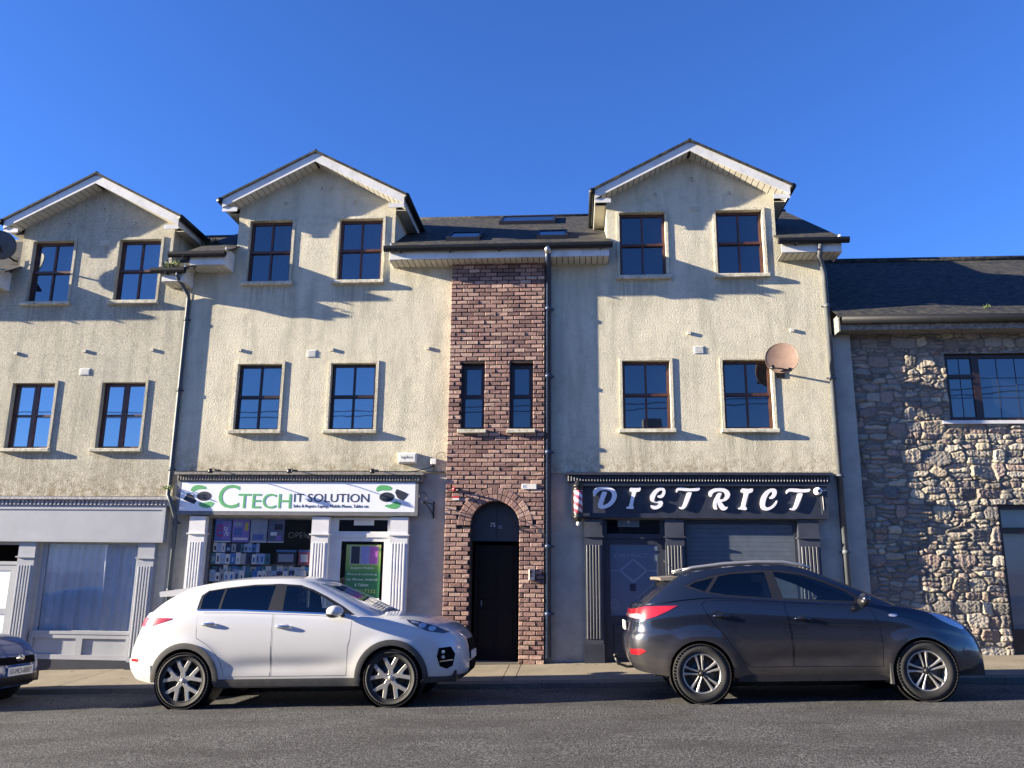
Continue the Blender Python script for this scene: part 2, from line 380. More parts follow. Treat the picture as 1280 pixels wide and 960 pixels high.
# ------------------------------------------------------------------ building kit
YW = 14.3
def window(root, xa, xb, za, zb, yf, mat, mode='grid', name='window', sill=None, depth=.085, side_mat=None, label=None, ajar=False, gm='glass'):
    y0, y1 = yf+depth, yf+depth+.06
    t = .05; mb = MB()
    mb.prism(rect(xa, xb, za, zb), [], y1+.001, y1+.02) if False else None
    xm = (xa+xb)/2; zt = za+(zb-za)*.51; holes = []
    b = .034
    if mode == 'grid':
        for (p, q) in ((xa+t, xm-b/2), (xm+b/2, xb-t)):
            for (r_, s_) in ((za+t, zt-.03), (zt+.03, zb-t)): holes.append((p, q, r_, s_))
    elif mode == 'slim':
        t = .06; holes = [(xa+t, xb-t, za+t, zt-.035), (xa+t+.02, xb-t-.02, zt+.035, zb-t-.02)]
    elif mode == 'casement':
        holes = [(xa+t, xm-.045, za+t, zt-.018), (xa+t, xm-.045, zt+.018, zb-t), (xm+.045, xb-t, za+t, zt-.018), (xm+.045, xb-t, zt+.018, zb-t)]
    mb.prism(rect(xa, xb, za, zb), [rect(*h) for h in holes], y0, y1)
    if mode == 'grid':   # proud meeting rail and bottom sash stiles
        mb.box(xa+.01, xb-.01, y0-.02, y0-.002, zt-.026, zt+.02)
        mb.box(xa+.012, xa+.042, y0-.018, y0-.002, za+.012, zt-.03); mb.box(xb-.042, xb-.012, y0-.018, y0-.002, za+.012, zt-.03)
    if mode == 'casement': mb.box(xa+.03, xm-.012, y0-.02, y0-.002, za+.03, za+.05); mb.box(xa+.03, xm-.012, y0-.02, y0-.002, zb-.05, zb-.03)
    f = mb.build(name, mat, root)
    if label: f['label'] = label
    MB().box(xa+t*.5, xb-t*.5, y0+.03, y0+.035, za+t*.5, zb-t*.5).build('pane', M[gm], f)
    if sill:
        zs = za; s = MB(); s.bbox(xa-sill, xb+sill, yf-.09, yf+depth, zs-.065, zs, .008, .003); s.build('sill', M['sill'], f)
    return f
def surround(root, xa, xb, za, zb, yf, mat):
    mb = MB(); t = .05
    for (a, b, c, d) in ((xa-t, xa-.001, za, zb+t), (xb+.001, xb+t, za, zb+t), (xa-.001, xb+.001, zb+.001, zb+t)):
        mb.box(a, b, yf-.021, yf+.001, c, d)
    return mb.build('window_surround', mat, root)
def soffit_planks(mb, a, b, y0, y1, zf, step=.105):
    n = max(1, round((b-a)/step)); st = (b-a)/n
    for i in range(n):
        p, q = a+i*st+.007, a+(i+1)*st-.007
        if rnd.random() < .018: continue
        mb.add([(p, y0, zf(p)), (q, y0, zf(q)), (q, y1, zf(q)), (p, y1, zf(p)), (p, y0, zf(p)+.01), (q, y0, zf(q)+.01), (q, y1, zf(q)+.01), (p, y1, zf(p)+.01)],
               [(0, 3, 2, 1), (4, 5, 6, 7), (0, 1, 5, 4), (2, 3, 7, 6), (1, 2, 6, 5), (0, 4, 7, 3)])
def eave(root, xa, xb, zt, ga=None, gb=None, ends=(0, 0), bracket=True):
    """boxed eave with gutter; zt is the gutter's top"""
    mb = MB(); mb.box(xa, xb, 13.90, 13.92, zt-.225, zt-.02)
    for e, x_ in zip(ends, (xa, xb)):
        if e: mb.box(x_-.012, x_+.012, 13.921, 14.4, zt-.235, zt+.12 if e == 1 else zt+.1)
    f = mb.build('fascia_board', M['pvc'], root)
    s = MB(); s.cur = 0; soffit_planks(s, xa, xb, 13.925, YW, lambda x: zt-.235)
    s.cur = 1; s.box(xa, xb, 13.922, YW+.05, zt-.222, zt-.215); s.build('soffit', [M['soffit'], M['gap']], root)
    g = MB(); ga = xa-.04 if ga is None else ga; gb = xb+.04 if gb is None else gb
    prof = [(-.0, 0), (-.004, -.05), (-.02, -.085), (-.055, -.10), (-.09, -.085), (-.108, -.05), (-.112, 0), (-.106, 0), (-.102, -.048), (-.086, -.078), (-.055, -.092), (-.024, -.078), (-.01, -.048), (-.006, 0)]
    vs = [(x_, 13.895+p, zt+q) for x_ in (ga, gb) for p, q in prof]; n = len(prof)
    g.add(vs, [(i, (i+1) % n, n+(i+1) % n, n+i) for i in range(n)]+[(0, 1, 2, 3, 4, 5, 6), (n+6, n+5, n+4, n+3, n+2, n+1, n)])
    x_ = ga+.3
    while x_ < gb: g.box(x_-.012, x_+.012, 13.78, 13.905, zt-.11, zt-.07 if False else zt-.085); x_ += .9
    g.build('gutter', M['gutter'], root, recalc=True)
MS = .523
def gable(root, cx, dz, x_half=1.52, ov=1.74):
    """front gable: boards, soffit, roof slopes, cheeks and side gutters (wall itself is in the facade mesh)"""
    P = 9.34+dz; zt = lambda x: P-.045-MS*abs(x-cx)
    ms = MB()
    for s in (-1, 1):
        a, b = (cx, P-.045), (cx+s*ov, zt(cx+ov))
        poly = [a, (a[0], a[1]-.185), (b[0], b[1]-.175), b] if s > 0 else [b, (b[0], b[1]-.175), (a[0], a[1]-.185), a]
        poly = [(cx+s*.001, P-.045), (cx+s*.001, P-.225), (b[0], b[1]-.17), (b[0], b[1])]
        ms.prism(poly, [], 13.985, 14.005)
        # boxed foot of the verge
        ms.box(min(cx+s*1.45, cx+s*ov), max(cx+s*1.45, cx+s*ov), 14.006, 14.02, zt(cx+ov)-.24, zt(cx+ov)-.155)
        # side fascia running back under the slope
        ms.box(min(cx+s*(ov-.02), cx+s*ov), max(cx+s*(ov-.02), cx+s*ov), 14.006, 16.6, zt(cx+ov)-.18, zt(cx+ov)-.02)
    ms.build('verge_board', M['pvc'], root, recalc=True)
    s_ = MB()
    for s in (-1, 1):
        a, b = (cx-ov+.02, cx-.02) if s < 0 else (cx+.02, cx+ov-.02)
        s_.cur = 0; soffit_planks(s_, a, b, 14.006, YW, lambda x: P-.215-MS*abs(x-cx), .1)
        s_.cur = 1; s_.quad((a, 14.006, P-.2-MS*abs(a-cx)), (b, 14.006, P-.2-MS*abs(b-cx)), (b, YW+.02, P-.2-MS*abs(b-cx)), (a, YW+.02, P-.2-MS*abs(a-cx)))
    s_.cur = 0
    for s in (-1, 1):   # underside of the side eaves
        s_.box(min(cx+s*(x_half+.003), cx+s*(ov-.022)), max(cx+s*(x_half+.003), cx+s*(ov-.022)), YW+.001, 16.6, zt(cx+ov)-.17, zt(cx+ov)-.16)
    s_.build('gable_soffit', [M['soffit'], M['gap']], root)
    r = MB()
    for s in (-1, 1):
        e = ov+.06; a = Vector((cx, 13.955, P)); b = Vector((cx+s*e, 13.955, P-MS*e)); bk = 17.45
        r.add([a, b, (b.x, bk, b.z), (a.x, bk, a.z), a-Vector((0, 0, .045)), b-Vector((0, 0, .045)), (b.x, bk, b.z-.045), (a.x, bk, a.z-.045)],
              [(0, 1, 2, 3), (4, 7, 6, 5), (0, 4, 5, 1), (1, 5, 6, 2)])
    rr = r.build('gable_roof', M['slate'], root, recalc=True)
    MB().tube([(cx, 13.96, P-.025), (cx, 17.4, P-.025)], .04, 8).build('ridge_tile', M['gutter'], rr)
    for s in (-1, 1):
        c = MB(); c.box(min(cx+s*(x_half-.05), cx+s*x_half), max(cx+s*(x_half-.05), cx+s*x_half), YW+.301, 16.6, 7.05+dz, zt(cx+ov)-.165)
        c.build('cheek', M['plaster_cream'], root)
    for s in (-1, 1):
        g = MB(); gx = cx+s*(ov+.05); gz = zt(cx+ov)-.01
        g.tube([(gx, 13.95, gz-.02), (gx, 16.4, gz-.02)], .055, 10)
        g.build('side_gutter', M['gutter'], root)
def vent(root, cx, cz, y, wd=.17, h=.14, mat='plastic_white'):
    mb = MB(); mb.box(cx-wd/2, cx+wd/2, y-.008, y+.01, cz-h/2, cz+h/2)
    for i in range(5):
        z = cz-h/2+.02+i*(h-.04)/4; mb.box(cx-wd/2+.012, cx+wd/2-.012, y-.018, y-.008, z-.006, z+.006)
    mb.build('vent_grille', M[mat], root)
def stub(root, cx, cz, y):
    MB().box(cx-.03, cx+.03, y-.035, y+.01, cz-.028, cz+.028).build('overflow_stub', M['plaster_cream'], root)
def pipe(root, pts, r, mat, clips=()):
    p = MB(); p.tube(pts, r, 10)
    o = p.build('downpipe', mat, root)
    for (x, y, z) in clips:
        c = MB(); c.tube([(x, y, z-.03), (x, y, z+.03)], r*1.22, 10); c.box(x-r*1.9, x+r*1.9, y+r*.6, y+r*1.4, z-.015, z+.015)
        c.build('pipe_clip', mat, o)
    return o

WX = .415
def open_list(cx, dz):
    return [(cx+s*.873-WX, cx+s*.873+WX, a+dz, b+dz) for s in (-1, 1) for a, b in ((4.01, 5.24), (6.82, 8.06))]
def facade_poly(x0, x1, z0, ztop, gables):
    """wall outline with gable peaks"""
    pts = [(x0, z0), (x1, z0), (x1, ztop)]
    for cx, dz in sorted(gables, reverse=True):
        P = 9.34+dz-.205; h = 1.52
        pts += [(cx+h, ztop), (cx+h, P-MS*h), (cx, P), (cx-h, P-MS*h), (cx-h, ztop)]
    pts.append((x0, ztop)); return pts

# ---- middle building: two gables, brick stair bay
B2 = empty('terraced_building', (-1.4, YW, 0), 'long cream rendered building with two white gables and a brick stair bay between them', 'building')
C2, C3 = -4.90, 2.10
ops = open_list(C2, 0)+open_list(C3, 0)
UZ = 3.24
mb = MB(); mb.prism(facade_poly(-7.2, -2.26, UZ, 7.5, [(C2, 0)]), [rect(*o) for o in open_list(C2, 0)], YW, YW+.28)
mb.prism(facade_poly(-.55, 4.37, UZ, 7.5, [(C3, 0)]), [rect(*o) for o in open_list(C3, 0)], YW, YW+.28)
mb.box(4.3, 4.369, YW+.281, 22, UZ, 7.1)
mb.build('rendered_wall', M['render'], B2, recalc=True)
# lower storey wall, set a little behind the render above, with the shop openings
lo = MB(); YL = YW+.03
lo.prism(rect(-7.2, -2.26, -.5, UZ-.001), [rect(-6.50, -4.56, .62, 2.46), rect(-4.30, -3.20, -.1, 2.46)], YL, YL+.25)
lo.prism(rect(-.55, 4.37, -.5, UZ-.001), [rect(.42, 1.47, -.1, 2.46), rect(1.78, 3.65, .3, 2.46)], YL, YL+.25)
lo.build('ground_floor_wall', M['plaster'], B2, recalc=True)
# roof
def main_roof(root, xa, xb, zt, ridge=9.46, yr=17.5, name='roof', y0=13.86, notch=()):
    r = MB(); z0 = zt+.005; k = (ridge-z0)/(yr-y0); zf = lambda y: z0+(y-y0)*k
    cuts = [xa]
    for cx in sorted(notch): cuts += [cx-1.47, cx+1.47]
    cuts.append(xb)
    for i, (a, b) in enumerate(zip(cuts[:-1], cuts[1:])):
        ya = y0 if i % 2 == 0 else 16.3
        r.add([(a, ya, zf(ya)), (b, ya, zf(ya)), (b, yr, ridge), (a, yr, ridge), (a, ya, zf(ya)-.03), (b, ya, zf(ya)-.03), (b, yr, ridge-.03), (a, yr, ridge-.03)],
              [(0, 1, 2, 3), (4, 7, 6, 5), (0, 4, 5, 1), (0, 3, 7, 4), (1, 5, 6, 2)])
    r.add([(xa, yr, ridge), (xb, yr, ridge), (xb, 2*yr-y0, z0), (xa, 2*yr-y0, z0)], [(0, 1, 2, 3)])
    o = r.build(name, M['slate'], root, recalc=False)
    MB().tube([(xa, yr, ridge-.02), (xb, yr, ridge-.02)], .07, 8).build('ridge_tile', M['slate'], o)
    return o
rf = main_roof(B2, -7.15, 4.66, 7.30, notch=(C2, C3))
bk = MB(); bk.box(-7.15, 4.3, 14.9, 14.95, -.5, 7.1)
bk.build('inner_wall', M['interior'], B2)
# roof lights
def rooflight(root, xa, xb, ya, yb, nm='roof_light'):
    zf = lambda y: 7.305+(y-13.86)*(9.46-7.305)/(17.5-13.86)
    f = MB(); t = .05
    pts = lambda x0, x1, y0, y1, d: [(x0, y0, zf(y0)+d), (x1, y0, zf(y0)+d), (x1, y1, zf(y1)+d), (x0, y1, zf(y1)+d)]
    for (a, b, c, d) in ((xa, xb, ya, ya+t), (xa, xb, yb-t, yb), (xa, xa+t, ya+t, yb-t), (xb-t, xb, ya+t, yb-t)):
        v = pts(a, b, c, d, .0)+pts(a, b, c, d, .08); f.add(v, [(0, 1, 5, 4), (1, 2, 6, 5), (2, 3, 7, 6), (3, 0, 4, 7), (4, 5, 6, 7)])
    o = f.build(nm, M['gutter'], root)
    g = MB(); g.add(pts(xa+t, xb-t, ya+t, yb-t, .06), [(0, 1, 2, 3)]); g.build('pane', M['glass_dark'], o)
rooflight(B2, -1.62, -.42, 16.35, 17.25); rooflight(B2, -2.42, -1.78, 14.35, 15.05); rooflight(B2, -.72, -.15, 14.35, 15.05)
for cx in (C2, C3):
    gable(B2, cx, 0)
    for k, (a, b, c, d) in enumerate(open_list(cx, 0)):
        window(B2, a, b, c, d, YW, M['frame_dark'] if (c < 6 and cx < 0) else M['frame'], 'grid', sill=.075, gm='glass_mid' if (c < 6 and cx < 0) else 'glass')
        surround(B2, a, b, c, d, YW, M['render'])
eave(B2, -3.36, .60, 7.30, -3.46, .66, ends=(2, 0))
eave(B2, -7.12, -6.46, 7.27, -7.50, -6.42, ends=(0, 1))
eave(B2, 3.60, 4.62, 7.30, 3.54, 4.74, ends=(0, 2))
for x_, z_ in ((-6.18, 5.51), (-4.45, 5.50), (-2.68, 5.51), (.25, 5.75), (2.0, 5.74), (3.79, 5.77)): 
    if x_ != .25: stub(B2, x_, z_, YW)
vent(B2, -4.83, 5.43, YW); vent(B2, 2.16, 5.43, YW); vent(B2, -4.8, 7.95-.0+.05, YW, .2, .1, 'plaster_cream'); vent(B2, 2.18, 8.12, YW, .2, .12, 'plaster_cream')
for cx in (C2, C3):
    for dx, z_ in ((-.62, 8.42), (.06, 8.72), (.72, 8.42)): 
        h = MB(); h.tube([(cx+dx, YW+.01, z_), (cx+dx, YW-.03, z_), (cx+dx+.005, YW-.035, z_-.06)], .012, 6); h.build('bracket_stub', M['steel'], B2)
# brick bay
BX0, BX1, YB = -2.26, -.55, YW-.14
AR = .42; AC = (-1.395, 2.335)
arch = [(AC[0]+AR*math.cos(t), AC[1]+AR*math.sin(t)) for t in np.linspace(0, math.pi, 25)]
door_open = [(AC[0]-AR, -.2), (AC[0]+AR, -.2)]+arch
BW = [(-2.03, -1.61, 3.99, 5.19), (-1.17, -.755, 3.99, 5.19)]
mb = MB(); mb.prism(rect(BX0+.01, BX1-.01, -.3, 7.12), [door_open]+[rect(*o) for o in BW], YB+.016, YW+.3)
bay = mb.build('brick_bay', M['mortar'], B2, recalc=True)
mb = MB(); br = random.Random(3); ch = .0755; L = .209; row = 0; z = .02
pal = [(.33, .205, .17), (.26, .155, .135), (.41, .27, .22), (.29, .18, .16), (.46, .32, .26), (.19, .115, .105), (.34, .21, .18)]
while z < 7.08:
    x = BX0-(L/2 if row % 2 else 0)
    while x < BX1:
        a, b = max(x, BX0)+.008, min(x+L, BX1)-.008; c, d = z+.0068, z+ch-.0068
        segs = [(a, b)]
        for (oa, ob, oc, od) in BW+[(AC[0]-AR, AC[0]+AR, -1, AC[1])]:
            if d > oc+.004 and c < od-.004:
                ns = []
                for (p, q) in segs:
                    if q <= oa or p >= ob: ns.append((p, q)); continue
                    if p < oa: ns.append((p, oa))
                    if q > ob: ns.append((ob, q))
                segs = ns
        for p, q in segs:
            if q-p < .02: continue
            mx, mz = (p+q)/2, (c+d)/2
            if mz > AC[1]-.02 and math.hypot(mx-AC[0], mz-AC[1]) < AR+.225-.02: continue
            cl = br.choice(pal); k = br.uniform(.85, 1.1); mb.cc = tuple(min(1, v*k) for v in cl)
            f = br.uniform(-.006, .005)
            mb.bbox(p, q, YB+f, YB+.11, c, d, .007, .0035, br)
        x += L
    z += ch; row += 1
# soldier course over the bay windows and voussoirs round the arch
nv = 21
for i in range(nv):
    for r0, r1 in ((AR, AR+.108), (AR+.116, AR+.224)):
        t0, t1 = math.pi*i/nv+.008, math.pi*(i+1)/nv-.008
        if r1 > AR+.2: t0 += .0; t1 -= .0
        cl = br.choice(pal); k = br.uniform(.75, 1.15); mb.cc = tuple(v*k for v in cl); y_ = YB-.008+br.uniform(-.003, .003)
        q = [(AC[0]+r*math.cos(t), AC[1]+r*math.sin(t)) for r, t in ((r0, t0), (r1, t0), (r1, t1), (r0, t1))]
        cx_, cz_ = sum(p[0] for p in q)/4, sum(p[1] for p in q)/4
        q2 = [(cx_+(p[0]-cx_)*.88, cz_+(p[1]-cz_)*.88) for p in q]
        mb.add([(p[0], y_+.006, p[1]) for p in q]+[(p[0], y_, p[1]) for p in q2]+[(p[0], YB+.1, p[1]) for p in q],
               [(4, 5, 6, 7), (0, 1, 5, 4), (1, 2, 6, 5), (2, 3, 7, 6), (3, 0, 4, 7), (0, 8, 9, 1), (1, 9, 10, 2), (2, 10, 11, 3), (3, 11, 8, 0)])
mb.build('brickwork', M['brick'], bay, recalc=True)
for o in BW:
    window(B2, *o, YB+.02, M['frame_dark'], 'slim', name='stair_window', sill=.04, depth=.1)
# passage behind the arch, fanlight and door leaf
mb = MB(); mb.box(AC[0]-AR-.02, AC[0]+AR+.02, YW+.301, YW+1.6, -.2, 2.9)
mb.f = [f for f in mb.f]; 
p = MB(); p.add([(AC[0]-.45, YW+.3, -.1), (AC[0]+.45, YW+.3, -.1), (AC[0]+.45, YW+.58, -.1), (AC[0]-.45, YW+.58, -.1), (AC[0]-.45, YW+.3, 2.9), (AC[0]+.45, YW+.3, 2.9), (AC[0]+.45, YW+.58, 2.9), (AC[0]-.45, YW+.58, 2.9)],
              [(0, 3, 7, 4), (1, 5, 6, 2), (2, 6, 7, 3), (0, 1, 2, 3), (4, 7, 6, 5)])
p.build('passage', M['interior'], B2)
p = MB(); p.prism([(AC[0]-AR, 2.085), (AC[0]+AR, 2.085)]+arch, [], YW+.12, YW+.15); fl = p.build('fanlight', M['fanlight'], B2, recalc=True)
MB().box(AC[0]-.006, AC[0]+.006, YW+.113, YW+.12, 2.1, 2.75).build('fanlight_joint', M['black'], fl)
p = MB(); p.box(AC[0]-AR+.05, AC[0]+AR-.05, YW+.2, YW+.24, .05, 2.02)
for (a, b, c, d) in ((-.3, -.03, 1.1, 1.9), (.03, .3, 1.1, 1.9), (-.3, -.03, .3, .95), (.03, .3, .3, .95)): p.bbox(AC[0]+a, AC[0]+b, YW+.188, YW+.2, c, d, .01)
dr = p.build('entrance_door', M['black_door'], B2)
MB().box(AC[0]-.25, AC[0]-.235, YW+.17, YW+.188, 1.0, 1.09).build('handle', M['steel'], dr)
MB().box(AC[0]-AR+.001, AC[0]+AR-.001, YB+.02, YW+.2, pave_z(AC[0], YW)-.1, pave_z(AC[0], YW)+.03).build('door_step', M['kerb'], B2)
text('75', -1.50, 2.33, YW+.117, .10, M['plastic_white'], 'number', fl); text('75', -1.36, 2.30, YW+.117, .07, M['steel'], 'number', fl)
# downpipes
pipe(B2, [(-.49, 13.84, 7.2), (-.49, 13.95, 7.0), (-.49, 14.2, 6.98), (-.49, 14.2, .2)], .052, M['pipe_navy'], [(-.49, 14.2, z_) for z_ in (6.2, 4.95, 3.6, 2.0, .9)])
MB().tube([(-.49, 13.85, 7.12), (-.49, 13.85, 7.28)], .06, 10).build('gutter_outlet', M['steel'], B2)
pipe(B2, [(4.25, 13.84, 7.2), (4.25, 13.95, 7.02), (4.41, 14.27, 6.8), (4.41, 14.27, .3)], .045, M['pipe_pale'], [(4.41, 14.27, z_) for z_ in (6.2, 4.9, 3.2, 1.95, .9)])

# ---- left house
B1 = empty('rendered_house', (-9.4, YW, -.3), 'weathered cream house at the left end with one gable above a pale grey shopfront', 'building')
C1 = -9.20; YH = YW-.006
mb = MB(); mb.prism(facade_poly(-13.6, -7.2, 2.82, 7.18, [(C1, -.33)]), [rect(*o) for o in open_list(C1, -.33)], YH, YH+.3)
mb.build('rendered_wall', M['render_left'], B1, recalc=True)
mb = MB(); mb.prism(rect(-13.6, -7.2, -.6, 2.819), [rect(-9.5, -7.68, .45, 2.0), rect(-10.75, -9.9, -.3, 2.0)], YH+.03, YH+.28); mb.build('ground_floor_wall', M['plaster_cream'], B1, recalc=True)
gable(B1, C1, -.33)
main_roof(B1, -13.6, -7.02, 6.97, 9.13, notch=(C1,))
MB().box(-13.5, -7.25, 15.0, 15.05, -.5, 6.9).build('inner_wall', M['interior'], B1)
for k, (a, b, c, d) in enumerate(open_list(C1, -.33)):
    low = c < 6
    window(B1, a, b, c, d, YH, M['frame'], 'casement' if low else 'grid', sill=.075, gm='glass_bright' if low else 'glass_mid')
    surround(B1, a, b, c, d, YH, M['render_left'])
eave(B1, -7.62, -7.22, 6.96, -7.80, -7.16, ends=(0, 1))
eave(B1, -13.5, -10.86, 6.96, -13.6, -10.84, ends=(0, 1))
for x_, z_ in ((-10.52, 5.49), (-9.17, 5.52), (-7.86, 5.53)): stub(B1, x_, z_, YH)
vent(B1, -9.13, 5.12, YH, .2, .13); vent(B1, -9.05, 7.68, YH, .2, .1, 'plaster_cream')
for dx, z_ in ((-.62, 8.09), (.06, 8.39), (.72, 8.09)):
    h = MB(); h.tube([(C1+dx, YH+.01, z_), (C1+dx, YH-.03, z_), (C1+dx+.005, YH-.035, z_-.06)], .012, 6); h.build('bracket_stub', M['steel'], B1)
pipe(B1, [(-7.30, 13.84, 6.88), (-7.30, 13.86, 6.80), (-7.25, 14.23, 6.58), (-7.25, 14.258, 6.5), (-7.25, 14.258, 3.0), (-7.16, 14.06, 2.82), (-7.09, 14.06, 2.7), (-7.06, 14.2, 2.45), (-7.06, 14.24, 2.3), (-7.06, 14.24, 0.0)], .036, M['pipe_grey'], [(-7.25, 14.258, z_) for z_ in (6.1, 4.75, 3.3)]+[(-7.06, 14.24, 2.35), (-7.06, 14.24, 1.2)])

# ---- stone building
B3 = empty('stone_building', (6.5, 14.5, .1), 'grey rubble stone building with low slate roof at the right end', 'building')
YS = 14.47
def stone_wall(x0, x1, z0, z1, holes, step=.013):
    g = np.random.default_rng(5)
    nx = int((x1-x0)/step)+1; nz = int((z1-z0)/step)+1
    X, Z = np.meshgrid(np.linspace(x0, x1, nx), np.linspace(z0, z1, nz))
    # seeds: rows of stones of uneven height, some merged into big ones
    seeds = []; z = z0-.2
    while z < z1+.2:
        big = g.random() < .42; h = g.uniform(.15, .26) if big else g.uniform(.05, .11); x = x0-.3+g.uniform(0, .2)
        while x < x1+.3:
            w_ = g.uniform(.8, 1.9)*h if big else g.uniform(1.3, 3.6)*h
            if big and g.random() < .5:
                k = g.integers(2, 4)
                for q in range(k): seeds.append((x+w_/2+g.normal(0, .02), z+h*(q+.5)/k, w_*g.uniform(.75, 1.1), h/k))
            else: seeds.append((x+w_/2+g.normal(0, .02), z+h/2+g.normal(0, .022), w_*g.uniform(.8, 1.15), h*g.uniform(.8, 1.2)))
            x += w_
        z += h
    S = np.array(seeds); wob = lambda f, a, s: a*np.sin(X*f+s+2*np.sin(Z*f*.7+s))*np.cos(Z*f*1.13+s*2)
    Xw = X+wob(9, .016, 1)+wob(31, .008, 2); Zw = Z+wob(11, .014, 4)+wob(27, .008, 5)
    d1 = np.full(X.shape, 9.); d2 = d1.copy(); idx = np.zeros(X.shape, int)
    for i, (sx, sz, sw, sh) in enumerate(S):
        j0, j1 = np.searchsorted(X[0], [sx-.6, sx+.6]); k0, k1 = np.searchsorted(Z[:, 0], [sz-.4, sz+.4])
        if j0 >= j1 or k0 >= k1: continue
        sl_ = (slice(k0, k1), slice(j0, j1))
        dx_, dz_ = np.abs(Xw[sl_]-sx)/(sw/2), np.abs(Zw[sl_]-sz)/(sh/2)
        d = ((dx_**3.5+dz_**3.5)**(1/3.5)-1)*min(sw, sh)/2
        a, b = d1[sl_], d2[sl_]
        nb = np.where(d < a, a, np.minimum(b, d)); m = d < a
        idx[sl_] = np.where(m, i, idx[sl_]); d1[sl_] = np.where(m, d, a); d2[sl_] = nb
    edge = np.clip((d2-d1)/2, 0, .2)
    pr = g.uniform(.014, .045, len(S)); tx = g.normal(0, .13, len(S)); tz = g.normal(0, .18, len(S))
    prof = 1-np.exp(-(edge/.008)**1.6)
    h = prof*(pr[idx]+tx[idx]*(X-S[idx, 0])*.7+tz[idx]*(Z-S[idx, 1])*.7)
    rough = sum(a*np.sin(X*f+i*1.7+3*np.sin(Z*f*.6+i))*np.sin(Z*f*1.2+i*2.3+2*np.sin(X*f*.5)) for i, (f, a) in enumerate(((40, .0035), (75, .003), (140, .002), (210, .0015))))
    h = h+rough*(.35+prof)+g.normal(0, .0016, h.shape)
    pal = np.array([(.33, .295, .24), (.25, .23, .20), (.40, .34, .26), (.29, .235, .20), (.20, .185, .17), (.48, .42, .32), (.33, .255, .215), (.37, .335, .28)])
    C = pal[g.integers(0, len(pal), len(S))]*g.uniform(.7, 1.2, (len(S), 1))
    Cv = C[idx]*prof[..., None]+np.array((.17, .155, .13))*(1-prof[..., None])
    V = np.stack([X, YS-h, Z], -1).reshape(-1, 3)
    I = np.arange(nx*nz).reshape(nz, nx)
    q = np.stack([I[:-1, :-1], I[:-1, 1:], I[1:, 1:], I[1:, :-1]], -1).reshape(-1, 4)
    cx_ = (X[:-1, :-1]+step/2).ravel(); cz_ = (Z[:-1, :-1]+step/2).ravel(); keep = np.ones(len(q), bool)
    for (a, b, c, d) in holes: keep &= ~((cx_ > a) & (cx_ < b) & (cz_ > c) & (cz_ < d))
    q = q[keep]
    me = D.meshes.new('rubble_face'); off = np.array(B3.location)
    me.from_pydata((V-off).tolist(), [], q.tolist())
    at = me.color_attributes.new('Col', 'FLOAT_COLOR', 'POINT')
    at.data.foreach_set('color', np.concatenate([Cv.reshape(-1, 3), np.ones((nx*nz, 1))], 1).ravel())
    me.polygons.foreach_set('use_smooth', [True]*len(q)); me.materials.append(M['stone']); me.update()
    o = D.objects.new('rubble_wall', me); col.objects.link(o); o.parent = B3
SW = (6.39, 10.2, 4.19, 5.36); SD = (6.97, 10.0, .2, 2.76)
stone_wall(4.76, 9.3, .05, 5.80, [SW, SD])
mb = MB(); mb.prism(rect(4.45, 13, -.3, 5.75), [rect(*SW), rect(*SD)], YS+.02, YS+.45); mb.build('wall', M['mortar'], B3, recalc=True)
mb = MB(); mb.box(4.47, 4.79, YW+.06, YS+.3, -.1, 5.70); mb.build('render_strip', M['plaster'], B3)
mb = MB(); mb.box(4.52, 13, 14.07, 14.09, 5.70, 5.80); mb.box(4.50, 4.525, 14.0, 14.5, 5.66, 5.95); mb.box(4.52, 13, 14.092, YS+.02, 5.72, 5.735); mb.build('fascia_board', M['cornice_grey'], B3)
mb = MB(); mb.tube([(4.56, 14.0, 5.87), (13, 14.0, 5.87)], .075, 10); mb.build('gutter', M['gutter'], B3)
r = MB(); r.add([(4.48, 13.98, 5.935), (13, 13.98, 5.935), (13, 18.0, 8.42), (4.48, 18.0, 8.42), (4.48, 13.98, 5.90), (13, 13.98, 5.9), (13, 22, 5.9), (4.48, 22, 5.9)], [(0, 1, 2, 3), (0, 4, 5, 1), (3, 2, 6, 7)])
r = r.build('roof', M['slate'], B3, recalc=True)
MB().tube([(4.5, 18, 8.43), (13, 18, 8.43)], .08, 8).build('ridge_tile', M['slate'], r)
MB().box(4.8, 13, 15.1, 15.15, -.3, 5.7).build('inner_wall', M['interior'], B3)
mb = MB(); xa, xb, za, zb = SW
hs = [(xa+.07, 6.90-.04, za+.06, 4.93), (xa+.07, 6.90-.04, 5.0, zb-.07), (6.98, 8.2, za+.05, zb-.07), (8.3, 10.1, za+.05, zb-.07)]
mb.prism(rect(*SW), [rect(*h) for h in hs], YS+.05, YS+.12); f = mb.build('window', M['frame_dark'], B3, recalc=True)
MB().box(xa+.02, xb-.02, YS+.085, YS+.09, za+.02, zb-.02).build('pane', M['glass'], f)
mb = MB()
for h in hs:
    n = max(2, round((h[1]-h[0])/.29))
    for i in range(1, n): x_ = h[0]+(h[1]-h[0])*i/n; mb.box(x_-.006, x_+.006, YS+.079, YS+.084, h[2], h[3])
    m = max(1, round((h[3]-h[2])/.36))
    for i in range(1, m): z_ = h[2]+(h[3]-h[2])*i/m; mb.box(h[0], h[1], YS+.0785, YS+.0835, z_-.006, z_+.006)
mb.build('glazing_bar', M['ink'], f)
MB().box(xa-.16, xb, YS-.07, YS+.06, za-.075, za-.02).build('sill', M['white_paint'], f)
mb = MB(); xa, xb, za, zb = SD
hs = [(xa+.08, xb-.1, 2.38, zb-.08), (xa+.08, xb-.1, .75, 2.28)]
mb.prism(rect(*SD), [rect(*h) for h in hs], YS+.05, YS+.12); f = mb.build('shop_window', M['frame_dark'], B3, recalc=True)
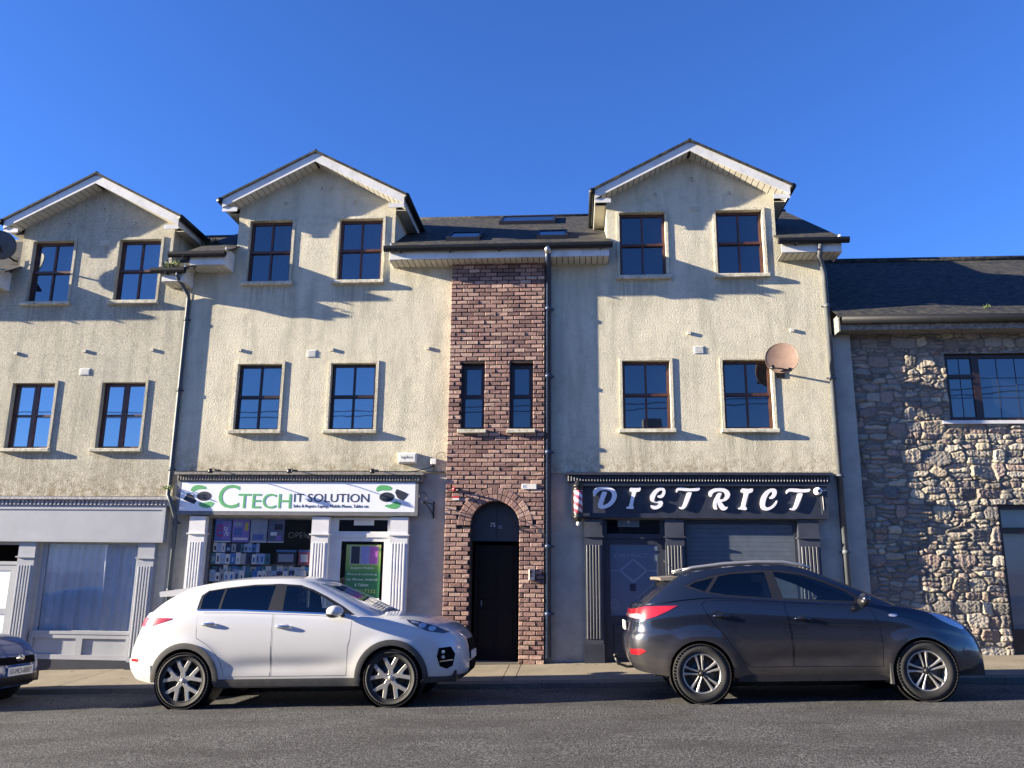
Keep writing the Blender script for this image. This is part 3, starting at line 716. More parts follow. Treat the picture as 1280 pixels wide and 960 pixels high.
MB().box(xa+.02, xb-.02, YS+.085, YS+.09, .6, zb-.02).build('pane', M['clear'], f)
mb = MB(); mb.box(xa+.05, xb-.05, YS+.2, YS+.22, .6, 2.7)
for z_ in (1.72, 1.4, 1.05): mb.box(xa+.06, xb-.06, YS+.17, YS+.2, z_-.015, z_)
mb.build('blind', M['grey_shop'], f)
LET = {
    'D': [[(0.268,2.919),(0.289,2.958),(0.340,2.993),(0.425,3.008),(0.518,3.003),(0.602,2.977),(0.652,2.937),(0.679,2.870),(0.666,2.797),(0.623,2.727),(0.564,2.673),(0.496,2.639),(0.420,2.625),(0.369,2.642),(0.353,2.684),(0.367,2.751),(0.398,2.844),(0.424,2.912),(0.457,2.923),(0.517,2.912),(0.482,2.836),(0.452,2.760),(0.429,2.701),(0.446,2.689),(0.497,2.706),(0.553,2.752),(0.591,2.820),(0.595,2.886),(0.563,2.929),(0.500,2.949),(0.424,2.945),(0.365,2.925),(0.331,2.885),(0.308,2.835),(0.288,2.843),(0.271,2.880)]],
    'I': [[(0.888,2.943),(0.901,2.994),(0.931,2.989),(0.998,2.981),(1.049,2.995),(1.082,2.995),(1.074,2.947),(1.055,2.920),(1.013,2.917),(0.999,2.905),(0.969,2.813),(0.945,2.711),(0.940,2.670),(0.961,2.662),(0.949,2.628),(0.890,2.631),(0.826,2.635),(0.832,2.664),(0.873,2.669),(0.883,2.711),(0.907,2.812),(0.932,2.897),(0.929,2.920),(0.904,2.917)]],
    'S': [[(1.448,2.940),(1.416,2.945),(1.374,2.923),(1.330,2.872),(1.304,2.811),(1.294,2.763),(1.330,2.744),(1.368,2.760),(1.419,2.772),(1.443,2.747),(1.442,2.705),(1.399,2.651),(1.323,2.621),(1.273,2.626),(1.238,2.663),(1.232,2.699),(1.275,2.688),(1.325,2.680),(1.367,2.705),(1.376,2.727),(1.343,2.734),(1.293,2.738),(1.247,2.760),(1.228,2.810),(1.243,2.872),(1.291,2.939),(1.350,2.982),(1.417,2.997),(1.467,2.986),(1.494,2.940),(1.484,2.881),(1.453,2.828),(1.404,2.811),(1.354,2.827),(1.354,2.856),(1.400,2.861),(1.434,2.889)]],
    'T': [[(1.665,2.932),(1.675,2.975),(1.718,3.000),(1.801,2.990),(1.900,2.974),(1.984,2.984),(2.070,2.998),(2.062,2.954),(2.031,2.937),(1.931,2.930),(1.832,2.933),(1.733,2.944),(1.699,2.941),(1.681,2.903)],[(1.848,2.910),(1.898,2.917),(1.934,2.908),(1.903,2.833),(1.866,2.749),(1.831,2.674),(1.788,2.632),(1.747,2.625),(1.710,2.649),(1.707,2.668),(1.748,2.662),(1.774,2.698),(1.802,2.774),(1.829,2.849)]],
    'R': [[(2.208,2.904),(2.234,2.947),(2.301,2.980),(2.394,2.993),(2.477,2.980),(2.541,2.942),(2.566,2.886),(2.550,2.830),(2.505,2.783),(2.448,2.760),(2.412,2.760),(2.434,2.722),(2.464,2.680),(2.491,2.667),(2.519,2.680),(2.498,2.633),(2.451,2.609),(2.405,2.618),(2.376,2.661),(2.348,2.716),(2.343,2.760),(2.329,2.698),(2.338,2.652),(2.341,2.629),(2.304,2.623),(2.277,2.651),(2.274,2.707),(2.296,2.791),(2.333,2.866),(2.356,2.899),(2.400,2.910),(2.427,2.896),(2.407,2.854),(2.386,2.811),(2.404,2.792),(2.450,2.805),(2.481,2.848),(2.479,2.896),(2.446,2.924),(2.373,2.933),(2.307,2.918),(2.268,2.885),(2.253,2.835),(2.230,2.838),(2.210,2.866)]],
    'I2': [[(2.744,2.943),(2.761,2.985),(2.802,2.980),(2.866,2.971),(2.913,2.982),(2.949,2.976),(2.936,2.925),(2.909,2.908),(2.871,2.901),(2.846,2.831),(2.817,2.738),(2.801,2.672),(2.832,2.658),(2.817,2.616),(2.756,2.623),(2.683,2.634),(2.693,2.657),(2.731,2.668),(2.753,2.747),(2.779,2.831),(2.798,2.901),(2.770,2.908),(2.747,2.919)]],
    'C': [[(3.208,2.809),(3.199,2.833),(3.238,2.857),(3.262,2.899),(3.251,2.926),(3.220,2.917),(3.174,2.860),(3.142,2.785),(3.124,2.711),(3.136,2.670),(3.181,2.665),(3.238,2.693),(3.297,2.749),(3.326,2.790),(3.334,2.764),(3.303,2.702),(3.244,2.647),(3.169,2.614),(3.105,2.614),(3.058,2.655),(3.047,2.720),(3.062,2.804),(3.107,2.888),(3.170,2.954),(3.246,2.988),(3.310,2.977),(3.335,2.936),(3.322,2.870),(3.281,2.820),(3.239,2.804)]],
    'T2': [[(3.481,2.918),(3.498,2.959),(3.550,2.989),(3.632,2.984),(3.741,2.970),(3.833,2.975),(3.884,2.979),(3.871,2.934),(3.829,2.919),(3.719,2.915),(3.609,2.922),(3.546,2.933),(3.513,2.918),(3.494,2.889)],[(3.672,2.900),(3.722,2.908),(3.758,2.900),(3.728,2.826),(3.689,2.742),(3.652,2.667),(3.612,2.624),(3.568,2.616),(3.527,2.638),(3.533,2.654),(3.570,2.649),(3.598,2.685),(3.627,2.760),(3.656,2.844)]],
}
# ------------------------------------------------------------------ shopfronts (parts of the buildings)
def pilaster(root, xa, xb, zb, zt, mat, base=None, y=14.20, bh=.24, cap=2.17):
    m = MB(); m.box(xa, xb, y, YW+.04, zb+bh, zt)
    m.box(xa-.025, xb+.025, y-.03, YW+.04, cap-.012, cap+.012)
    n = 5; ws = (xb-xa-.05)/n
    for i in range(n):
        a = xa+.025+i*ws; m.bbox(a+.006, a+ws-.010, y-.014, y+.001, zb+bh+.08, cap-.14, .007)
    m.box(xa+.02, xb-.02, y-.008, y, cap+.03, zt-.02) if False else None
    p = m.build('pilaster', mat, root)
    MB().box(xa-.015, xb+.015, y-.02, YW+.04, zb-.1, zb+bh-.001).build('plinth', base or mat, p)
def cornice(root, xa, xb, z0, z1, mat, y=14.09, teeth=.05):
    m = MB(); m.box(xa, xb, y-.02, YW+.03, z1-.045, z1); m.box(xa+.03, xb-.03, y+.05, YW+.03, z0, z1-.046)
    x = xa+.04
    while x < xb-.06: m.bbox(x, x+teeth*.52, y+.026, y+.051, z0+.012, z1-.05, .006); x += teeth
    return m.build('cornice', mat, root)
M['cornice_pale'] = simple('mossy pale cornice', (.34, .34, .36), .85, var=.6, vs=22, bump=.4)
gz = lambda x, y=14.2: pave_z(x, y)
# phone shop
for a, b in ((-6.79, -6.50), (-4.59, -4.29), (-3.21, -2.90)): pilaster(B2, a, b, gz(a), 2.47, M['white_paint'])
fs = MB(); fs.prism(rect(-7.055, -2.733, 2.49, 3.078), [rect(-6.99, -2.783, 2.552, 3.068)], 14.155, 14.19); fs.box(-7.045, -2.743, 14.191, YW+.03, 2.495, 3.073)
fs.build('fascia', M['grey_frame'], B2, recalc=True)
cornice(B2, -7.085, -2.64, 3.08, 3.235, M['cornice_grey'])
f = MB(); f.prism(rect(-6.499, -4.561, .62, 2.46), [rect(-6.45, -4.60, .80, 2.43)], YL+.02, YL+.07); f = f.build('shop_window', M['grey_frame'], B2, recalc=True)
MB().box(-6.46, -4.59, YL+.04, YL+.045, .78, 2.44).build('pane', M['clear'], f)
f = MB(); f.prism(rect(-4.299, -3.201, 0, 2.46), [rect(-4.15, -3.28, 2.23, 2.43), rect(-4.18, -3.25, -.1, 2.12)], YL-.01, YL+.05); f.box(-4.17, -3.26, YL-.02, YL+.02, 2.13, 2.2)
f = f.build('door_frame', M['white_paint'], B2, recalc=True)
MB().box(-4.16, -3.27, YL+.02, YL+.025, 2.22, 2.44).build('transom_pane', M['glass_dark'], f)
d = MB(); d.prism(rect(-4.178, -3.252, .0, 2.118), [rect(-4.09, -3.335, .35, 2.06)], YL+.0, YL+.045); d = d.build('shop_door', M['white_paint'], B2, recalc=True)
MB().box(-4.10, -3.325, YL+.02, YL+.025, .34, 2.07).build('pane', M['clear'], d)
h = MB(); h.tube([(-4.13, YL-.04, 1.0), (-4.13, YL-.04, 1.35)], .012, 8); h.build('handle', M['steel'], d)
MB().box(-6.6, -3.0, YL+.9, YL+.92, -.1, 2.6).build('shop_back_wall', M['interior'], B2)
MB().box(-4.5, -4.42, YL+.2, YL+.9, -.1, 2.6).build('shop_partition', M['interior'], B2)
# barber shop
for a, b in ((.12, .42), (1.47, 1.78), (3.65, 3.99)): pilaster(B2, a, b, gz(a), 2.46, M['charcoal_light'], M['charcoal'], bh=.30)
fs = MB(); fs.prism(rect(-.10, 4.15, 2.48, 3.078), [rect(.0, 4.05, 2.557, 3.0)], 14.155, 14.2); fs.box(-.09, 4.14, 14.201, YW+.03, 2.485, 3.073); fs.box(-.1, 4.15, 14.135, 14.154, 3.02, 3.04)
fs.build('fascia', M['charcoal'], B2, recalc=True)
cornice(B2, -.19, 4.24, 3.08, 3.24, M['charcoal'])
f = MB(); f.prism(rect(.421, 1.469, -.1, 2.459), [rect(.50, 1.39, 2.22, 2.45), rect(.47, 1.42, -.2, 2.14)], YL-.02, YL+.05); f = f.build('door_frame', M['charcoal'], B2, recalc=True)
MB().box(.49, 1.40, YL+.02, YL+.025, 2.21, 2.459).build('transom_pane', M['glass_dark'], f)
d = MB(); d.prism(rect(.472, 1.418, .02, 2.138), [rect(.55, 1.34, .88, 2.05)], YL+.0, YL+.05); d.bbox(.58, 1.31, YL-.012, YL-.0005, .2, .75, .015); d = d.build('shop_door', M['charcoal'], B2, recalc=True)
n_ = simple('frosted door glass', (.10, .135, .20), .3, var=.05)
M['frost'] = n_
MB().box(.54, 1.35, YL+.02, YL+.03, .87, 2.06).build('pane', n_, d)
M['etch'] = simple('etched line', (.20, .24, .31), .5)
e = MB()
def strip(mb, pts, wd, y):
    for (a, b) in zip(pts[:-1], pts[1:]):
        a, b = Vector(a), Vector(b); t = (b-a).normalized(); n = Vector((-t.y, t.x))*wd/2
        mb.add([(p.x, y, p.y) for p in (a-n, b-n, b+n, a+n)], [(0, 1, 2, 3)])
strip(e, [(.72, 1.615), (.935, 1.80), (1.16, 1.615), (.935, 1.43), (.72, 1.615)], .03, YL+.0185)
strip(e, [(.55, 1.615), (.70, 1.615)], .015, YL+.0185); strip(e, [(1.18, 1.615), (1.34, 1.615)], .015, YL+.0185)
e.build('etched_diamond', M['etch'], d)
e = MB(); strip(e, [(.62+.07*math.cos(t), 1.06+.08*math.sin(t)) for t in np.linspace(0, 2*math.pi, 20)], .012, YL+.0185); strip(e, [(.62+.035*math.cos(t), 1.06+.045*math.sin(t)) for t in np.linspace(0, 2*math.pi, 14)], .01, YL+.018); e.build('round_sticker', M['etch'], d)
text('DISTRICT', .63, 1.83, YL+.0185, .1, M['etch'], 'door_lettering', d, .001, width=.56, height=.065)
f = MB(); f.box(1.781, 3.649, YL-.03, YL+.05, 2.40, 2.459); f.box(1.781, 1.83, YL-.03, YL+.05, .32, 2.4); f.box(3.60, 3.649, YL-.03, YL+.05, .32, 2.4); f = f.build('shutter_frame', M['charcoal'], B2)
s_ = MB(); z_ = .45
while z_ < 2.38: s_.bbox(1.832, 3.598, YL, YL+.02, z_, z_+.0735, .0025); z_ += .075
s_.build('roller_shutter', M['shutter'], f)
f = MB(); f.box(1.78, 3.65, YL-.02, YL+.05, -.1, .44); f.build('stall_riser', M['charcoal'], B2)
# left shop
for a, b in ((-9.87, -9.56), (-7.67, -7.37)): pilaster(B1, a, b, gz(a)+.0, 2.0, M['grey_shop'], M['charcoal'], cap=1.74, bh=.12)
fs = MB(); fs.prism(rect(-13.6, -7.215, 2.005, 2.632), [rect(-13.5, -7.275, 2.075, 2.572)], 14.145, 14.16); fs.box(-13.59, -7.225, 14.161, YW, 2.01, 2.627)
fs.build('fascia', M['grey_shop'], B1, recalc=True)
cornice(B1, -13.6, -7.13, 2.635, 2.79, M['cornice_pale'], y=14.09, teeth=.075)
f = MB(); f.prism(rect(-9.499, -7.681, .35, 1.999), [rect(-9.42, -7.75, .50, 1.97)], YH+.03, YH+.09); f.box(-9.49, -7.69, YH-.03, YH+.03, .44, .49); f = f.build('shop_window', M['grey_shop'], B1, recalc=True)
MB().box(-9.43, -7.74, YH+.06, YH+.065, .48, 1.98).build('pane', M['clear'], f)
r_ = MB(); r_.prism(rect(-9.52, -7.68, .02, .44), [rect(-9.44, -8.66, .10, .37), rect(-8.54, -7.76, .10, .37)], YH-.02, YH+.01); r_.box(-9.51, -7.69, YH+.011, YH+.03, .03, .43)
r_ = r_.build('stall_riser', M['grey_shop'], B1, recalc=True); MB().box(-9.53, -7.68, YH-.015, YH+.03, -.4, .019).build('plinth', M['charcoal'], r_)
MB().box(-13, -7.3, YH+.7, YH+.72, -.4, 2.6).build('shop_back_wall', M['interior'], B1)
f = MB(); f.prism(rect(-10.75, -9.88, -.4, 1.999), [rect(-10.68, -9.95, 1.66, 1.95), rect(-10.68, -9.95, -.5, 1.60)], YH+.03, YH+.08); f = f.build('door_frame', M['grey_shop'], B1, recalc=True)
d = MB(); d.prism(rect(-10.67, -9.96, -.3, 1.59), [rect(-10.57, -10.06, .85, 1.5), rect(-10.57, -10.06, .1, .75)], YH+.04, YH+.07); d = d.build('shop_door', M['grey_shop'], B1, recalc=True)
MB().box(-10.59, -10.04, YH+.055, YH+.06, .08, 1.52).build('pane', M['curtain'], d)

# ------------------------------------------------------------------ signs and lettering
def union2d(polys, y0, y1, mb):
    vs = []; ed = []
    for L in polys:
        b = len(vs); n = len(L); vs += [Vector(p) for p in L]; ed += [(b+i, b+(i+1) % n) for i in range(n)]
    r = delaunay_2d_cdt(vs, ed, [], 0, 1e-5); ov, of = r[0], r[2]
    keep = [f for f in of if any(pin(sum((ov[i] for i in f), Vector((0, 0)))/len(f), L) for L in polys)]
    cnt = {}
    for f in keep:
        for i in range(len(f)):
            e = (f[i], f[(i+1) % len(f)]); cnt[e] = 1
    mb.add([(p[0], y0, p[1]) for p in ov], [tuple(f) for f in keep])
    b = [e for e in cnt if (e[1], e[0]) not in cnt]
    mb.add([(p[0], y0, p[1]) for p in ov]+[(p[0], y1, p[1]) for p in ov], [(e[1], e[0], e[0]+len(ov), e[1]+len(ov)) for e in b])
def smooth_poly(P, it=1):
    for _ in range(it):
        Q = []
        for a, b in zip(P, P[1:]+P[:1]): Q += [(a[0]*.75+b[0]*.25, a[1]*.75+b[1]*.25), (a[0]*.25+b[0]*.75, a[1]*.25+b[1]*.75)]
        P = Q
    return P
names = {'D': 'D', 'I': 'I', 'S': 'S', 'T': 'T', 'R': 'R', 'I2': 'I', 'C': 'C', 'T2': 'T'}
SG2 = empty('shop_sign', (2.0, 14.2, 2.5), 'slanted white brush lettering DISTRICT on the charcoal fascia', 'sign lettering')
for k, P in LET.items():
    m = MB(); 
    union2d([smooth_poly(p) for p in P], 14.16, 14.185, m)
    m.build('letter', M['letter'], SG2)
SG1 = empty('shop_sign', (-4.8, 14.155, 2.55), 'white sign panel with green and dark CTECH IT SOLUTION lettering over the phone shop', 'sign')
MB().box(-6.985, -2.788, 14.158, 14.17, 2.557, 3.063).build('panel', M['sign_white'], SG1)
ys = 14.156
text('C', -6.284, 2.607, ys, .5, M['green'], 'lettering', SG1, .002, width=.375, height=.41)
text('TECH', -5.925, 2.607, ys-.001, .3, M['green'], 'lettering', SG1, .002, width=.951, height=.256)
text('IT SOLUTION', -4.925, 2.72, ys, .2, M['ink'], 'lettering', SG1, .002, width=1.332, height=.146)
text('Sales & Repairs Laptop, Mobile Phone, Tablet etc', -4.93, 2.609, ys, .08, M['ink'], 'lettering', SG1, .002, width=1.336, height=.070)
def ell(cx, cz, a, b, n=28): return [(cx+a*math.cos(t), cz+b*math.sin(t)) for t in np.linspace(0, 2*math.pi, n, endpoint=False)]
def flat(name, poly, y, mat, parent): m = MB(); m.prism(poly, [], y, y+.0015); return m.build(name, mat, parent)
lg = [((-6.807,2.922),(-6.780,2.975),(-6.720,3.010),(-6.639,3.014),(-6.554,2.993),(-6.511,2.961),(-6.530,2.937),(-6.594,2.940),(-6.664,2.936),(-6.711,2.913),(-6.745,2.886),(-6.792,2.901)),
      ((-6.639,2.681),(-6.624,2.708),(-6.572,2.698),(-6.500,2.709),(-6.438,2.727),(-6.392,2.713),(-6.351,2.706),(-6.368,2.653),(-6.419,2.617),(-6.490,2.605),(-6.564,2.621),(-6.618,2.646)),
      ((-3.477,2.941),(-3.461,2.987),(-3.406,3.018),(-3.312,3.020),(-3.236,3.002),(-3.188,2.969),(-3.215,2.929),(-3.289,2.923),(-3.364,2.928),(-3.419,2.917),(-3.457,2.899)),
      ((-3.322,2.658),(-3.287,2.680),(-3.203,2.686),(-3.141,2.732),(-3.104,2.750),(-3.075,2.722),(-3.022,2.710),(-3.045,2.651),(-3.098,2.613),(-3.182,2.608),(-3.257,2.631))]
for p in lg: flat('green_swoosh', smooth_poly(list(p)), ys, M['green'], SG1)
for p in (ell(-6.546, 2.815, .131, .083), ell(-3.282, 2.811, .131, .084), [(-6.923,2.755),(-6.852,2.869),(-6.806,2.855),(-6.739,2.826),(-6.721,2.778),(-6.674,2.730),(-6.715,2.677),(-6.846,2.719)], [(-3.142,2.896),(-3.112,2.951),(-3.009,2.915),(-2.899,2.865),(-2.948,2.796),(-2.993,2.751),(-3.059,2.777),(-3.097,2.804)]):
    flat('dark_shape', p, ys, M['ink'], SG1)

# ------------------------------------------------------------------ things on the facade
G_SPOT = 'sign lamps along the phone shop cornice'
for x_, t_ in ((-6.35, 'leftmost'), (-4.95, 'middle'), (-3.5, 'right hand')):
    sp = empty('sign_lamp', (x_, 14.12, 3.235), f'small dark lamp on an arm, {t_} of three on the phone shop cornice', 'lamp', G_SPOT)
    m = MB(); m.tube([(x_, 14.25, 3.245), (x_, 14.1, 3.28), (x_, 13.96, 3.29), (x_+.02, 13.86, 3.25)], .008, 6); m.build('arm', M['steel'], sp)
    m = MB(); m.bbox(x_-.045, x_+.045, 14.12, 14.22, 3.236, 3.285, .01); m.build('mount', M['black'], sp)
    m = MB(); m.lathe([(.0, 0), (.03, .0), (.045, -.07), (.04, -.072), (.0, -.02)], (x_+.02, 13.84, 3.26), 'z', 14); m.build('lamp_head', M['black'], sp)
# alarm box, junction box, cables
al = empty('alarm_box', (-2.95, 14.3, 3.4), 'pale rectangular alarm box with grey lettering above the right end of the phone shop sign', 'alarm box')
m = MB(); m.bbox(-3.12, -2.80, 14.19, 14.3, 3.41, 3.59, .02); m.build('case', M['plastic_white'], al)
text('eplus', -3.06, 3.47, 14.189, .1, M['grey_frame'], 'lettering', al, .002, width=.2, height=.07)
jb = empty('junction_box', (-2.5, 14.3, 3.39), 'small white cable junction box beside the brick bay', 'junction box')
m = MB(); m.bbox(-2.545, -2.45, 14.22, 14.3, 3.39, 3.49, .008); m.build('case', M['plastic_white'], jb); m = MB(); m.tube([(-2.5, 14.26, 3.39), (-2.5, 14.26, 3.35)], .015, 8); m.build('gland', M['black'], jb)
def cable(name, pts, r, mat, label, sub=8):
    P = [Vector(p) for p in pts]; Q = []
    for i in range(len(P)-1):
        p0, p1, p2, p3 = P[max(i-1, 0)], P[i], P[i+1], P[min(i+2, len(P)-1)]
        for k in range(sub):
            t = k/sub; Q.append(.5*((2*p1)+(-p0+p2)*t+(2*p0-5*p1+4*p2-p3)*t*t+(-p0+3*p1-3*p2+p3)*t**3))
    Q.append(P[-1]); m = MB(); m.tube(Q, r, 6); o = m.build(name, mat)
    return tag(o, label, 'cable')
cable('cable', [(-7.15, 14.285, 3.262), (-6.3, 14.28, 3.27), (-5.2, 14.28, 3.265), (-4, 14.28, 3.275), (-3, 14.28, 3.265), (-2.3, 14.285, 3.262)], .009, M['black'], 'long black cable running along the wall just above the phone shop cornice')
cable('cable', [(-2.5, 14.27, 3.36), (-2.62, 14.25, 3.32), (-2.8, 14.22, 3.27), (-2.95, 14.2, 3.26)], .008, M['black'], 'short black cable from the small junction box down to the cornice')
cable('cable', [(-2.47, 14.26, 3.49), (-2.44, 14.24, 3.57), (-2.36, 14.2, 3.60), (-2.3, 14.17, 3.57), (-2.28, 14.14, 3.50)], .007, M['black'], 'looped thin cable arching from the junction box to the brick bay')
hb = empty('hanging_bracket', (-2.5, 14.3, 2.6), 'black wrought iron hanging bracket beside the phone shop sign', 'bracket')
m = MB(); m.box(-2.492, -2.472, 14.29, 14.33, 2.46, 2.75); m.build('back_plate', M['black'], hb)
m = MB(); m.tube([(-2.482, 14.29, 2.52), (-2.55, 13.98, 2.68), (-2.60, 13.85, 2.70)], .009, 6); m.tube([(-2.482, 14.29, 2.70), (-2.60, 13.85, 2.71)], .009, 6); m.build('arm', M['black'], hb)
m = MB(); m.tube([(-2.60+.075*math.cos(t)*.6, 13.9+.09*math.cos(t), 2.79+.085*math.sin(t)) for t in np.linspace(-1.5, 3.6, 18)], .008, 6); m.build('scroll', M['black'], hb)
np_ = empty('name_plate', (-.84, YB, 2.97), 'white rectangular street name plate on the brick bay', 'plate')
MB().bbox(-.94, -.69, YB-.02, YB-.002, 2.955, 3.045, .004).build('plate', M['plastic_white'], np_)
text('PC', -.92, 2.975, YB-.0205, .07, M['blue_ink'], 'lettering', np_, .001, width=.07, height=.045)
ra = empty('red_alarm_lamp', (-2.1, YB, 2.95), 'small red lamp and red and white plate at the upper left of the arch', 'alarm lamp')
m = MB(); m.lathe([(.0, -.06), (.03, -.055), (.035, 0), (.035, .01)], (-2.10, YB-.01, 2.95), 'y', 14); m.build('lens', M['red'], ra)
m = MB(); m.tube([(-2.1, YB, 2.93), (-2.0, YB-.12, 2.93)], .02, 8); m.build('horn', M['black'], ra)
MB().box(-2.13, -2.02, YB-.012, YB-.002, 2.80, 2.83).build('red_strip', M['red'], ra); MB().box(-2.13, -2.02, YB-.012, YB-.002, 2.765, 2.799).build('white_strip', M['plastic_white'], ra)
ic = empty('intercom', (-.76, YB, 1.5), 'steel door intercom panel on the brickwork right of the arch', 'intercom')
MB().bbox(-.81, -.715, YB-.035, YB-.002, 1.44, 1.62, .006).build('panel', M['steel'], ic)
m = MB(); m.box(-.80, -.75, YB-.038, YB-.036, 1.55, 1.60); m.box(-.80, -.75, YB-.038, YB-.036, 1.50, 1.53); m.build('speaker_slots', M['black'], ic)
m = MB(); [m.lathe([(.0, -.004), (.006, -.003), (.007, 0)], (-.735, YB-.036, 1.58-k*.025), 'y', 8) for k in range(4)]; m.build('buttons', M['black'], ic)
# barber pole
bp = empty('barber_pole', (.02, 13.9, 2.4), 'red and white barber pole with black caps at the left end of the charcoal fascia', 'barber pole')
n = N('barber stripes'); sp_ = n.n('ShaderNodeSeparateXYZ'); n.l(n.co(), sp_.inputs[0])
ang = n.math('ARCTAN2', sp_.outputs[1], sp_.outputs[0]); ph = n.math('FRACT', n.math('ADD', n.math('MULTIPLY', ang, 2/(2*math.pi)), n.math('MULTIPLY', sp_.outputs[2], 8)))
n.set(n.ramp(ph, [(.0, (.72, .66, .66)), (.49, (.72, .66, .66)), (.5, (.52, .10, .14)), (.99, (.52, .10, .14))]), .25); n.t.nodes[-1]
M['pole'] = n.m
PX, PY = .02, 14.05
bp.location = (PX, PY, 2.4)
MB().lathe([(.0, 2.54), (.072, 2.54), (.072, 2.94), (.0, 2.94)], (PX, PY, 0), 'z', 24).build('striped_glass', M['pole'], bp)
MB().lathe([(.0, 3.10), (.03, 3.095), (.055, 3.07), (.062, 3.03), (.088, 3.015), (.088, 2.99), (.075, 2.985), (.082, 2.95), (.082, 2.935), (.073, 2.93)], (PX, PY, 0), 'z', 24).build('top_cap', M['black'], bp)
MB().lathe([(.073, 2.55), (.082, 2.545), (.082, 2.53), (.072, 2.50), (.088, 2.495), (.088, 2.47), (.06, 2.44), (.045, 2.41), (.0, 2.40)], (PX, PY, 0), 'z', 24).build('bottom_cap', M['black'], bp)
MB().lathe([(.0, 2.335), (.025, 2.345), (.036, 2.37), (.03, 2.40), (.0, 2.405)], (PX, PY, 0), 'z', 16).build('finial', M['plastic_white'], bp)
for z_ in (2.96, 2.52): MB().box(PX-.015, PX+.015, PY+.06, 14.3, z_-.012, z_+.012).build('wall_bracket', M['black'], bp)
# round camera at the right end of the fascia
cc = empty('security_camera', (3.99, 14.15, 2.91), 'round white dome camera at the right end of the charcoal fascia', 'security camera')
m = MB(); m.lathe([(.0, -.08), (.04, -.078), (.062, -.05), (.066, .02), (.05, .045)], (3.995, 14.15, 2.935), 'y', 24); m.build('housing', M['letter'], cc)
m = MB(); m.lathe([(.0, -.087), (.024, -.084), (.03, -.074)], (3.995, 14.15, 2.935), 'y', 18); m.build('lens', M['black'], cc)
m = MB(); m.tube([(4.03, 14.16, 2.945), (4.14, 14.155, 2.95)], .01, 6); m.tube([(4.07, 14.153, 2.87), (4.075, 14.152, 2.62)], .004, 6); m.build('cable', M['plastic_white'], cc)
# notices over the two doors
t = empty('notice', (-3.7, YL, 2.34), 'pale paper notice inside the glass over the phone shop door', 'notice'); MB().box(-3.885, -3.53, YL+.012, YL+.015, 2.335, 2.425).build('sheet', M['plastic_white'], t)
t = empty('number_plate_sign', (.87, YL, 2.34), 'pale grey plate over the charcoal barber shop door', 'plate'); MB().box(.687, 1.05, YL-.03, YL-.022, 2.335, 2.455).build('plate', M['shutter'], t)
m = MB(); m.box(.86, .875, YL-.033, YL-.031, 2.40, 2.44); m.box(.85, .885, YL-.034, YL-.032, 2.415, 2.423); m.build('cross', M['plastic_white'], t)
# letterbox sticker on the barber door
t = empty('sticker', (.92, YL+.018, 1.3), 'dark square sticker on the barber shop door glass', 'sticker'); MB().box(.875, .97, YL+.014, YL+.0165, 1.28, 1.40).build('sheet', M['ink'], t)
# satellite dishes
def dish(name, c, r, aim, mat, label, wall, armmat, lnb=True, squash=1.0):
    d = empty(name, c, label, 'satellite dish'); q = Vector(aim).normalized().to_track_quat('Z', 'Y')
    prof = [(r*k/10, .16*r*(k/10)**2) for k in range(11)]+[(r*1.02, .16*r+.006), (r*1.02, .16*r-.012)]+[(r*k/10, .16*r*(k/10)**2-.012) for k in range(9, -1, -1)]
    m = MB(); m.lathe(prof, (0, 0, 0), 'z', 36); m.v = [tuple(q@Vector((v[0]*squash, v[1], v[2]))+Vector(c)) for v in m.v]; m.build('reflector', mat, d)
    back = Vector(c)-q@Vector((0, 0, .06))
    m = MB(); m.tube([back, back+Vector((0, .08, -.10)), (back.x+.02, wall, back.z-.16)], .018, 8); m.build('mount_arm', armmat, d)
    m = MB(); m.box(back.x-.05, back.x+.09, wall-.015, wall, back.z-.24, back.z-.08); m.build('wall_plate', armmat, d)
    if lnb:
        tip = Vector(c)+q@Vector((0, -r*.35, r*1.05)); base = Vector(c)+q@Vector((0, -r*1.0, .02))
        m = MB(); m.tube([base, tip], .009, 6); m.build('feed_arm', armmat, d)
        m = MB(); m.tube([tip, tip+(Vector(c)-tip)*.12], .025, 10); m.build('receiver', armmat, d)
    return d
M['dish'] = simple('faded terracotta dish', (.175, .115, .09), .7, var=.18, vs=7)
M['dish_grey'] = simple('grey dish', (.075, .08, .09), .6, var=.2)
dish('satellite_dish', (3.51, 14.0, 5.17), .29, (-.25, -1, .30), M['dish'], 'faded terracotta satellite dish on the wall beside the right gable house window', YW, M['black'], lnb=False, squash=.93)
dish('satellite_dish', (-10.85, 13.85, 7.50), .27, (-.5, 1, .25), M['dish_grey'], 'dark grey satellite dish on the eave at the far left edge', YW-.048, M['gutter'], lnb=False)
# weeds
def weed(c, r, n, mat, label, seed, up_=1.0):
    g = random.Random(seed); m = MB()
    for i in range(n):
        d = Vector((g.gauss(0, 1), g.gauss(0, .7), abs(g.gauss(.6, .6))*up_)).normalized()*r*g.uniform(.25, 1)
        p = Vector(c)+d; s = r*g.uniform(.10, .22); a = Vector((g.gauss(0, 1), g.gauss(0, 1), g.gauss(0, 1))).normalized(); b = a.cross(Vector((g.gauss(0, 1), g.gauss(0, 1), g.gauss(0, 1)))).normalized()
        m.add([p-a*s, p+b*s*.45, p+a*s, p-b*s*.45], [(0, 1, 2, 3)])
    o = empty('weed', c, label, 'weed'); m.build('leaves', mat, o)
    st = MB()
    for i in range(max(4, n//14)):
        d = Vector((g.gauss(0, 1), g.gauss(0, .7), abs(g.gauss(.8, .5))*up_)).normalized()*r*.85; st.tube([c, Vector(c)+d*.5+Vector((0, 0, .02)), Vector(c)+d], .004, 5, False)
    st.build('stems', mat, o)
